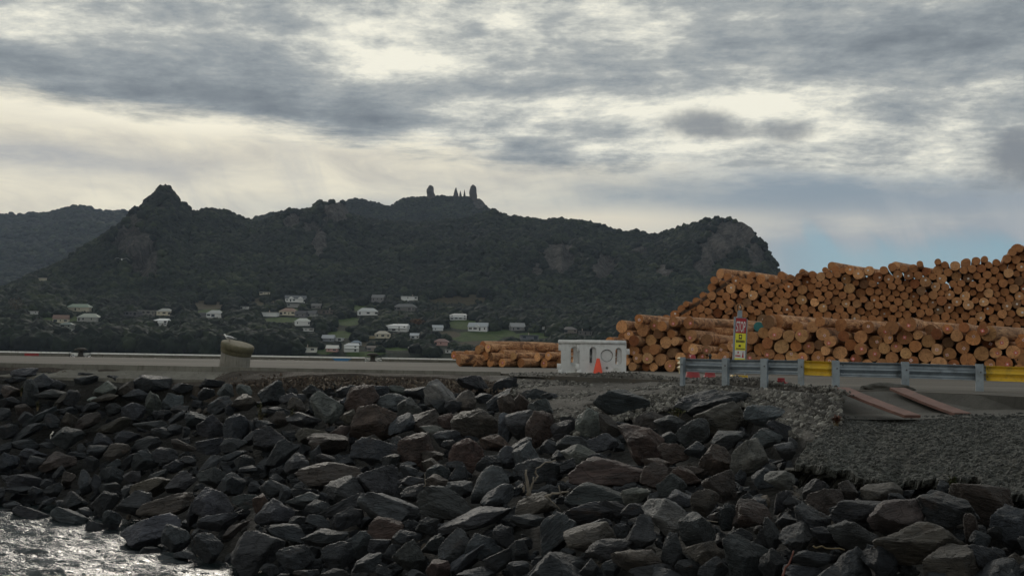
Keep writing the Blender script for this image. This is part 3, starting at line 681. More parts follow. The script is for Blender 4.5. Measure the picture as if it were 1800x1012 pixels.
def back_hill(name, pts, Yr, depth, cliffs=(), seed=1., x0=-700, x1=2300, jag=5.0):
    sk = skyline(pts); ps = np.arange(x0, x1, 5.0); ts = np.concatenate([np.linspace(0, 1, 80), np.linspace(1.03, 1.4, 8)])
    kn = np.array([mn.fractal(Vector((p * .035, seed, 0)), .8, 2., 5) for p in ps]) * jag
    PP, TT = np.meshgrid(ps, ts, indexing='ij'); Hr = (hor(PP) - (sk(PP) + kn[:, None] - (0 if name == 'back_ridge' else -2))) / F * Yr + CAMZ
    YY = Yr - depth + TT * depth; XX = (PP - 900) / F * YY
    HH = np.where(TT <= 1, Hr * np.clip(TT, 0, 1) ** .9, Hr * (1 - (TT - 1) * 1.6)) - 2
    am = np.clip(TT, 0, 1) * (1 - np.clip((TT - .85) / .15, 0, 1)) * (TT <= 1)
    HH = HH + am * _nz2(XX, YY, .003, 5, seed) * 30
    me = mesh_np(name, np.stack([XX.ravel(), YY.ravel(), HH.ravel()], 1), grid_faces(*PP.shape), M['hill'], True)
    ex, ey = proj(np.stack([XX.ravel(), YY.ravel(), HH.ravel()], 1))
    zc = me.attributes.new('zone', 'FLOAT_VECTOR', 'POINT'); z = np.zeros((ex.size, 3), np.float32); z[:, 0] = zonemask(ex, ey, cliffs); zc.data.foreach_set('vector', z.ravel())
    tag(link(name, me), kind='structure')
    # canopy
    n = 9000 if name == 'far_hill' else 24000
    w = np.random.rand(n * 3); i = np.random.randint(0, PP.shape[0] - 1, n * 3); tt = np.random.rand(n * 3) ** .6
    xx = np.interp(np.arange(0, 1, 1), [0], [0])
    jf = tt * 79; j = jf.astype(int); f = (jf - j)[:, None]; g0 = np.stack([XX, YY, HH], 2)
    A = g0[i, j] * (1 - f) + g0[i, np.minimum(j + 1, 80)] * f; B = g0[i + 1, j] * (1 - f) + g0[i + 1, np.minimum(j + 1, 80)] * f
    P = A * (1 - w[:, None]) + B * w[:, None]
    qx, qy = proj(P); ok = (qx > -80) & (qx < 1900) & (zonemask(qx, qy, cliffs) < .4) & (zonemask(qx, qy, [(757, 343, 9, 8), (831, 343, 9, 8), (809, 342, 12, 7)] if name == 'back_ridge' else []) < .5); P = P[ok]
    s = np.random.gamma(5, 1.35, len(P)).clip(3.5, 13) * Yr / 3300 * (.62 if name == 'back_ridge' else 1)
    scatter(name + '_bush', P + np.stack([0 * s, 0 * s, s * .25], 1), s, M['wood_far'], 2, (1, 1, .85), .45, 1.3, seedrot=False, flat=False)
back_hill('far_hill', [(-700, 420), (-100, 382), (0, 374), (40, 376), (75, 371), (100, 366), (125, 361), (150, 363), (180, 371), (205, 369), (230, 375), (300, 395), (400, 420), (500, 470), (700, 560), (900, 618)], 3900, 1500, (), 4., -700, 900)
BP = [(300, 470), (400, 400), (430, 388), (450, 381), (470, 374), (495, 372), (520, 378), (560, 366), (590, 356), (605, 351), (625, 348), (650, 354), (670, 359), (684, 362), (700, 351), (715, 346), (740, 344), (750, 343), (770, 344), (790, 344), (800, 342), (815, 344), (825, 345), (840, 346), (848, 352), (855, 366), (866, 378), (900, 392), (960, 420), (1100, 520), (1200, 610)]
back_hill('back_ridge', BP, 3000, 800, [(843, 352, 12, 14), (757, 345, 9, 5)], 9., 280, 1200, 2.2)
# rock pinnacles on the back ridge
def pinnacle(cx, ytop, ybase, w, label, lean=0, pts=None):
    Y = 2985.; k = Y / F; base = at_y(cx, ybase + 10, Y); h = (ybase + 10 - ytop) * k; r = w / 2 * k
    prof = pts or [(1.15, 0), (1.0, .35), (1.0, .55), (.95, .72), (.72, .88), (.34, .97), (.05, 1.0)]
    n = 18; rings = []
    for q, z in prof:
        rings.append([(lean * z * r + q * r * math.cos(2 * math.pi * a / n) * (1 + .6 * mn.noise(Vector((math.cos(a * .35) * 1.3, z * 4, cx)))), q * r * .8 * math.sin(2 * math.pi * a / n) * (1 + .3 * mn.noise(Vector((math.sin(a * .35) * 1.3, z * 5, cx)))), z * h) for a in range(n)])
    o = MB().loft(rings).build('rock_pinnacle', M['crag'], None); o.location = base; tag(o, label, 'rock pinnacle', 'rock pinnacles on the back ridge')
M['crag'] = mat_ground('crag rock', [(.03, .028, .026), (.055, .05, .045), (.08, .07, .06)], .05, 1.5, .2)
pinnacle(757, 325, 343, 14, 'broad rounded rock pinnacle, leftmost on the back ridge', -.15)
spk = [(1.3, 0), (1.1, .3), (.85, .55), (.5, .8), (.22, .94), (.04, 1.0)]
pinnacle(801, 329, 343, 9, 'tallest thin rock spike between the two broad pinnacles', 0, spk)
pinnacle(809, 335, 343, 5, 'short middle rock spike of the three on the back ridge', 0, spk)
pinnacle(817, 333, 344, 4.5, 'slender leaning rock spike nearest the right broad pinnacle', -.4, spk)
pinnacle(831, 324, 345, 13, 'tall rounded rock pinnacle, rightmost on the back ridge', 0)

# ---------------------------------------------------------------- houses on the shore slope
WHT, CRM, GRY, DRK, BRN, PNK = (.66, .67, .67), (.50, .46, .36), (.30, .31, .30), (.05, .05, .055), (.14, .09, .07), (.40, .24, .22)
HS = [  # px, py(base), width px, kind, wall, roof, label
 (60, 553, 20, 'flat', WHT, GRY, 'small white flat-roofed house at far left of the slope'),
 (139, 548, 45, 'hip', CRM, (.20, .25, .20), 'long low house with grey-green hip roof on the left slope'),
 (106, 568, 25, 'gable', CRM, BRN, 'cream cottage with brown roof under the grey-green roofed house'),
 (156, 566, 38, 'hip', GRY, (.30, .32, .29), 'grey house with pale hip roof half hidden by bush'),
 (117, 577, 22, 'hip', (.2, .22, .2), (.14, .17, .16), 'dark roofed house low in the left bush'),
 (129, 584, 7, 'flat', WHT, GRY, 'tiny white hut below the dark roofed house on the left'),
 (230, 556, 30, 'flat', (.10, .10, .11), (.22, .23, .24), 'long dark house with flat grey roof left of the twin-roofed house'),
 (258, 554, 34, 'flat', (.16, .16, .15), (.36, .37, .36), 'long house with pale flat roof above the bright white house'),
 (290, 555, 27, 'hip', CRM, GRY, 'cream bungalow directly above the bright white house'),
 (284, 573, 25, 'tall', (.72, .73, .74), (.70, .72, .74), 'bright white two-storey house with white roof standing out of dark bush'),
 (378, 559, 30, 'hip', WHT, (.35, .36, .36), 'white bungalow above and left of the leaning bollard'),
 (356, 559, 15, 'gable', (.2, .2, .2), DRK, 'small dark shed beside the white bungalow'),
 (429, 544, 16, 'flat', WHT, GRY, 'small white house alone in the clearing'),
 (465, 519, 18, 'flat', CRM, GRY, 'pale house high in the bush, topmost on its slope'),
 (77, 494, 17, 'flat', CRM, GRY, 'lone pale house high up on the left spur'),
 (475, 557, 26, 'flat', (.68, .69, .70), WHT, 'white two-storey box house left of the brown-roofed house'),
 (507, 555, 30, 'hip', CRM, (.22, .15, .12), 'cream house with brown roof in the middle row'),
 (529, 558, 20, 'gable', (.14, .14, .15), DRK, 'dark gabled house right of the brown-roofed house'),
 (548, 557, 18, 'gable', GRY, (.08, .085, .09), 'grey gabled house with dark roof in the middle row'),
 (574, 553, 28, 'flat', (.09, .075, .065), (.07, .06, .055), 'dark brown low house at the end of the middle row'),
 (519, 532, 36, 'dorm', WHT, (.09, .10, .11), 'large white house with dark roof and two dormers'),
 (514, 540, 22, 'flat', (.3, .3, .29), (.2, .2, .2), 'grey lower wing below the large dormered house'),
 (556, 543, 16, 'gable', (.2, .19, .18), (.12, .12, .12), 'small grey cottage right of the dormered house'),
 (532, 573, 29, 'hip', WHT, (.42, .44, .42), 'white bungalow with pale roof left of centre'),
 (543, 583, 18, 'flat', WHT, (.5, .5, .5), 'small white garage below the pale-roofed bungalow'),
 (646, 555, 36, 'hip', WHT, (.40, .42, .43), 'wide white house beside the upper lawn'),
 (665, 530, 22, 'gable', (.16, .16, .17), (.12, .125, .13), 'dark gabled house high in the bush'),
 (719, 528, 28, 'flat', WHT, (.40, .41, .41), 'white long house high in the bush, uppermost of the centre'),
 (712, 547, 40, 'hip', (.12, .12, .12), (.10, .105, .11), 'long dark hip-roofed house under the upper white house'),
 (699, 583, 38, 'tall', (.66, .68, .69), (.58, .60, .62), 'big white two-level house with stepped roof at centre'),
 (672, 595, 28, 'hip', CRM, (.36, .34, .29), 'cream house below the big white two-level house'),
 (653, 596, 12, 'flat', (.42, .36, .22), GRY, 'small ochre block beside the cream house'),
 (594, 600, 18, 'flat', WHT, WHT, 'white flat-roofed house above the blue wharf marking'),
 (577, 601, 21, 'gable', (.22, .23, .25), (.32, .34, .37), 'grey house left of the white flat-roofed house'),
 (626, 608, 18, 'hip', (.30, .33, .37), (.16, .20, .25), 'small house with blue-grey roof near the shore'),
 (542, 619, 28, 'flat', (.60, .60, .55), (.48, .46, .38), 'long cream house at the shore, leftmost of the shore row'),
 (584, 619, 20, 'gable', PNK, (.5, .5, .48), 'pinkish shore house above the blue wharf marking'),
 (617, 619, 25, 'tall', WHT, (.5, .52, .54), 'white two-storey shore house beside the mooring bollard'),
 (652, 618, 14, 'gable', (.22, .19, .17), (.16, .14, .13), 'small brown shed behind the right mooring bollard'),
 (729, 596, 16, 'gable', WHT, (.4, .43, .47), 'small white house half hidden below the two-level house'),
 (769, 582, 18, 'gable', (.58, .60, .62), (.34, .37, .40), 'white steep-gabled house next to the brown field'),
 (776, 608, 26, 'hip', PNK, (.20, .13, .12), 'pink-walled house with dark red roof near the small log pile'),
 (791, 621, 16, 'flat', WHT, GRY, 'small white house on the shore by the small log pile'),
 (804, 563, 30, 'tall', (.64, .65, .66), (.5, .5, .5), 'white verandah house above the green lawn'),
 (841, 583, 34, 'dorm', (.56, .58, .60), (.30, .33, .36), 'long grey-white house with central gable above the bright lawn'),
 (909, 582, 25, 'gable', (.20, .20, .20), (.22, .23, .24), 'grey house above the small log pile'),
 (930, 598, 30, 'flat', (.12, .13, .15), (.10, .12, .15), 'dark blue-roofed house right behind the small log pile'),
 (955, 580, 6, 'flat', WHT, WHT, 'tiny white shed right of the grey house'),
 (1001, 586, 24, 'hip', (.16, .14, .12), (.13, .12, .115), 'brown house above the white barriers'),
 (1030, 590, 26, 'flat', (.10, .10, .10), (.12, .125, .13), 'long dark house between the barriers and the log stack')]
houses_px = []
def house(px, py, wpx, kind, wall, roof, label):
    P = hill_cast(px, py - 1); k = P[1] / F; w = wpx * k; d = min(w * .6, 11); st = 2 if kind == 'tall' else 1
    h = max(2.7 * st, min(w * .24, 4.6 * st ** .3)); rz = random.uniform(-.25, .25)
    o = empty('house', (P[0], P[1] + d * .2, P[2] + .2), rz); tag(o, label, 'house', 'houses on the far shore slope')
    houses_px.append((px, py, wpx, P[1]))
    def part(name, mb, col, mt='roof', par=None, **kw):
        x = mb.build(name, M[mt], par or o, **kw); x.color = (*col, 1); return x
    part('wall', MB().box(-w / 2, w / 2, -d / 2, d / 2, -5, h), wall)
    e = .6
    if kind in ('flat',):
        rf = part('roof', MB().box(-w / 2 - e, w / 2 + e, -d / 2 - 1.0, d / 2 + e, h + .01, h + .4), roof)
    elif kind == 'tall':
        rf = part('roof', MB().add([(-w / 2 - e, -d / 2 - e, h + .01), (w / 2 + e, -d / 2 - e, h + .01), (w / 2 + e, d / 2 + e, h + .01), (-w / 2 - e, d / 2 + e, h + .01), (-w * .2, 0, h + 2.2), (w / 2, 0, h + 2.2)], [(3, 2, 1, 0), (0, 1, 5, 4), (1, 2, 5), (2, 3, 4, 5), (3, 0, 4)]), roof)
        part('balcony', MB().box(-w / 2 - .3, w / 2 + .3, -d / 2 - 1.8, -d / 2 - .02, h / 2 - .15, h / 2 + .1), wall)
    elif kind == 'hip':
        rh = min(4.4, w * .2); rf = part('roof', MB().add([(-w / 2 - e, -d / 2 - e, h + .01), (w / 2 + e, -d / 2 - e, h + .01), (w / 2 + e, d / 2 + e, h + .01), (-w / 2 - e, d / 2 + e, h + .01), (-w / 2 + d / 2, 0, h + rh), (w / 2 - d / 2, 0, h + rh)], [(3, 2, 1, 0), (0, 1, 5, 4), (1, 2, 5), (2, 3, 4, 5), (3, 0, 4)]), roof)
    else:
        rh = min(4.8, d * .5); rf = part('roof', MB().add([(-w / 2 - e, -d / 2 - e, h + .01), (w / 2 + e, -d / 2 - e, h + .01), (w / 2 + e, d / 2 + e, h + .01), (-w / 2 - e, d / 2 + e, h + .01), (-w / 2 - e, 0, h + rh), (w / 2 + e, 0, h + rh)], [(3, 2, 1, 0), (0, 1, 5, 4), (1, 2, 5), (2, 3, 4, 5), (3, 0, 4)]), roof)
        if kind == 'dorm':
            for sx in ((-.22, .22) if 'dormers' in label else (0,)):
                cx = sx * w; q = w * .11
                part('gable', MB().add([(cx - q, -d / 2 - .9, h - .5), (cx + q, -d / 2 - .9, h - .5), (cx + q, -d / 2 - .9, h + 1.3), (cx, -d / 2 - .9, h + 2.9), (cx - q, -d / 2 - .9, h + 1.3), (cx - q, 0, h - .5), (cx + q, 0, h - .5), (cx + q, 0, h + 1.3), (cx, 0, h + 2.9), (cx - q, 0, h + 1.3)], [(0, 1, 2, 3, 4), (9, 8, 7, 6, 5), (1, 6, 7, 2), (2, 7, 8, 3), (3, 8, 9, 4), (4, 9, 5, 0)]), wall)
    if wpx > 10:
        nw = max(2, int(w / 4.8))
        for s in range(st):
            z0 = h / st * s + h / st * .30; z1 = h / st * s + h / st * .80
            for i in range(nw):
                if random.random() < .25: continue
                cx = -w / 2 + (i + .5) * w / nw; ww = random.choice((.5, .8, 1.5, 1.9)); z0 = h / st * s + h / st * random.choice((.1, .35, .35))
                x = MB().box(cx - ww, cx + ww, -d / 2 - .06, -d / 2 + .02, z0, z1).build('window', M['pane'], o)
    if wpx > 24 and random.random() < .6:
        cx = random.uniform(-.3, .3) * w; x = MB().box(cx - .4, cx + .4, -.5, .3, h + .4, h + 3.0).build('chimney', M['roof'], rf); x.color = (.3, .25, .22, 1)
for a_ in HS: house(*a_)

# ---------------------------------------------------------------- forest on the front hill
def forest():
    P = []; S = []
    hp = np.array(houses_px)
    def put(n, y0f, y1f, smin, smax, x0, x1, bias=1.0):
        p = np.random.uniform(x0, x1, n); r = np.random.rand(n) ** bias; Yr = RY(p)
        Y = y0f + (np.minimum(y1f, Yr + 40) - y0f) * r; X = (p - 900) / F * Y; z = None
        # height from the noisy grid (bilinear)
        ii = np.clip((p - ps[0]) / 5.0, 0, len(ps) - 2); i0 = ii.astype(int); fi = ii - i0
        t_ = (Y - SHORE) / (Yr - SHORE); jj = np.interp(t_, TS0, np.arange(len(TS0))); j0 = np.clip(jj.astype(int), 0, len(TS0) - 2); fj = jj - j0
        def bl(G): return (G[i0, j0] * (1 - fi) + G[i0 + 1, j0] * fi) * (1 - fj) + (G[i0, j0 + 1] * (1 - fi) + G[i0 + 1, j0 + 1] * fi) * fj
        X, Yc, z = bl(XX), bl(YY), bl(HH); s = smin + (smax * 1.45 - smin) * np.random.beta(1.5, 3.2, n)
        q = np.stack([X, Yc, z + s * .35], 1); ex, ey = proj(q)
        cm = zonemask(ex, ey, CLIFFS); ok = (np.random.rand(n) > cm * 1.15)
        sp_ = s * F / Yc; ok &= (z > .5) & (zonemask(ex, ey, LAWNS) < .25) & (zonemask(ex, ey - sp_ * .9, LAWNS) < .35) & ((zonemask(ex, ey - sp_ * .8, BARE) < .35) | (np.random.rand(n) < .2)) & ((zonemask(ex, ey, BARE) < .3) | (np.random.rand(n) < .12))
        top = ey - s * F / Yc
        for hx, hy, hw, hY in hp:
            ok &= ~((np.abs(ex - hx) < hw / 2 + 1.5 + .55 * s * F / Yc) & (top < hy - 1.0) & (ey > hy - 14) & (Yc < hY + 14) & (Yc > hY - 190))
        P.append(q[ok]); S.append(s[ok])
    put(8000, 904, 1200, 3.0, 6.5, -60, 1500, .8)
    put(1400, 904, 985, 5.5, 9.5, -60, 520, 1.)
    put(13000, 1150, 1600, 3.4, 6.8, -60, 1500)
    put(34000, 1450, 2250, 3.0, 6.6, -80, 1420, .85)
    P = np.concatenate(P); S = np.concatenate(S)
    scatter('forest', P, S, M['wood_far'], 3, (1, 1, .95), .55, 1.5, seedrot=False, flat=False)
TS0 = ts; forest()
# a few trees that stand out
def tree(px, py, hpx, wpx, label, leaf, name='tree', dense=240, crownmat=None):
    B = hill_cast(px, py); k = B[1] / F; h = hpx * k; w = wpx * k; o = empty(name, B - np.array([0, 14, 0])); tag(o, label, 'tree')
    mb = MB(); mb.tube([(0, 0, -2), (.1, 0, h * .4), (0, .1, h * .85)], [h * .03, h * .02, h * .006], 7)
    for i in range(9):
        a = i * 2.4; z = h * (.3 + .06 * i); r = w * .42 * math.sin(math.pi * min(.95, .25 + i * .08)); mb.tube([(0, 0, z), (math.cos(a) * r * .5, math.sin(a) * r * .5, z + r * .35), (math.cos(a) * r, math.sin(a) * r, z + r * .7)], [h * .012, h * .008, h * .003], 5)
    mb.build('trunk', M['stalk'], o)
    mb = MB()
    for i in range(dense):
        a = random.uniform(0, 6.28); c = random.uniform(-1, 1); rr = random.uniform(.55, 1) ; s = math.sqrt(1 - c * c)
        p = Vector((math.cos(a) * s * w / 2 * rr, math.sin(a) * s * w / 2 * rr, h * .62 + c * h * .40 * rr)); q = w * random.uniform(.03, .06)
        d1 = Vector((random.gauss(0, 1), random.gauss(0, 1), random.gauss(0, 1))).normalized() * q; d2 = Vector((random.gauss(0, 1), random.gauss(0, 1), random.gauss(0, 1))).normalized() * q
        mb.add([p - d1, p + d2, p + d1, p - d2], [(0, 1, 2, 3)])
    mb.build('crown', leaf, o)
M['bareleaf'] = simple('bare twig haze', (.07, .06, .05), .9, scale=.2)
M['rustleaf'] = simple('rust coloured shrub', (.10, .055, .025), .9, scale=.2)
M['darkleaf'] = simple('dark pine needles', (.014, .022, .014), .9, scale=.2)
tree(38, 556, 34, 26, 'tall bare grey-brown tree on the left slope', M['bareleaf'], 'bare_tree', 300)
tree(736, 576, 15, 30, 'rust-coloured round tree among the centre houses', M['rustleaf'], 'round_tree', 420)
tree(766, 572, 26, 6, 'narrow dark pine right of the rust-coloured tree', M['darkleaf'], 'pine_tree', 240)
tree(704, 566, 24, 7, 'narrow dark pine above the big white two-level house', M['darkleaf'], 'pine_tree', 240)
tree(1128, 590, 34, 9, 'slender pale tree left of the main log stack', M['bareleaf'], 'slender_tree', 160)
# ================================================================ boulders
def ico(sub):
    bm = bmesh.new(); bmesh.ops.create_icosphere(bm, subdivisions=sub, radius=1); V = np.array([v.co[:] for v in bm.verts]); Fc = np.array([[v.index for v in f.verts] for f in bm.faces]); bm.free(); return V, Fc
ICO = {4: ico(4), 5: ico(5), 6: ico(6)}
def rock_mesh(seed, sub=5, planes=13, rnd=.03, name='boulder'):
    rs = np.random.RandomState(seed); D, Fc = ICO[sub]
    N = rs.randn(planes, 3); N /= np.linalg.norm(N, axis=1)[:, None]
    # spread the normals
    for _ in range(12):
        dd = N[:, None] - N[None]; l = np.linalg.norm(dd, axis=2) + np.eye(planes); N = N + .05 * (dd / l[..., None] ** 3).sum(1); N /= np.linalg.norm(N, axis=1)[:, None]
    N += rs.randn(planes, 3) * .28; N /= np.linalg.norm(N, axis=1)[:, None]
    dist = rs.uniform(.62, 1.05, planes)
    dots = D @ N.T; r = np.where(dots > .08, dist / np.maximum(dots, .08), 9.0)
    k = 24.0; rr = -np.log(np.exp(-k * r).sum(1)) / k; rr = np.minimum(rr, 1.5)
    P = D * rr[:, None]
    o = rs.uniform(0, 50, 3); sd = rs.randn(3); sd /= np.linalg.norm(sd)
    nz = np.array([mn.fractal(Vector(p * 1.6 + o), .75, 2.1, 6) for p in P])
    lay = np.array([mn.noise(Vector((p @ sd * 5.5 + .6 * n_, 0, seed))) for p, n_ in zip(P, nz)])
    stp = np.round(lay * 2.2) / 2.2
    rg = np.array([1 - abs(mn.noise(Vector(p * 3.1 + o * 2))) * 2 for p in P])
    P = P * (1 + nz * .085 + stp * .05 - np.clip(rg - .86, 0, 1)[:, ] * .28)[:, None]
    P -= (P.max(0) + P.min(0)) / 2
    P /= (P.max(0) - P.min(0))
    me = mesh_np(name, P, Fc, M['rock'], False); me.polygons.foreach_set('use_smooth', np.ones(len(Fc), dtype=bool)); me.set_sharp_from_angle(angle=R(38))
    return me, P
VAR = [rock_mesh(100 + i, 5, random.choice([9, 10, 12, 14])) for i in range(20)]
VARS = [rock_mesh(300 + i, 4, random.choice([8, 10, 12]), name='boulder') for i in range(12)]
RC = {'k': (.017, .021, .027), 'g': (.031, .036, .043), 'b': (.040, .035, .032), 'r': (.040, .028, .025), 'G': (.070, .077, .074), 'w': (.24, .245, .23), 'T': (.15, .15, .135)}
CROP = {'A': (0, 640), 'B': (450, 640), 'C': (900, 640), 'E': (0, 820), 'F': (450, 820), 'G': (900, 820), 'H': (1350, 820)}
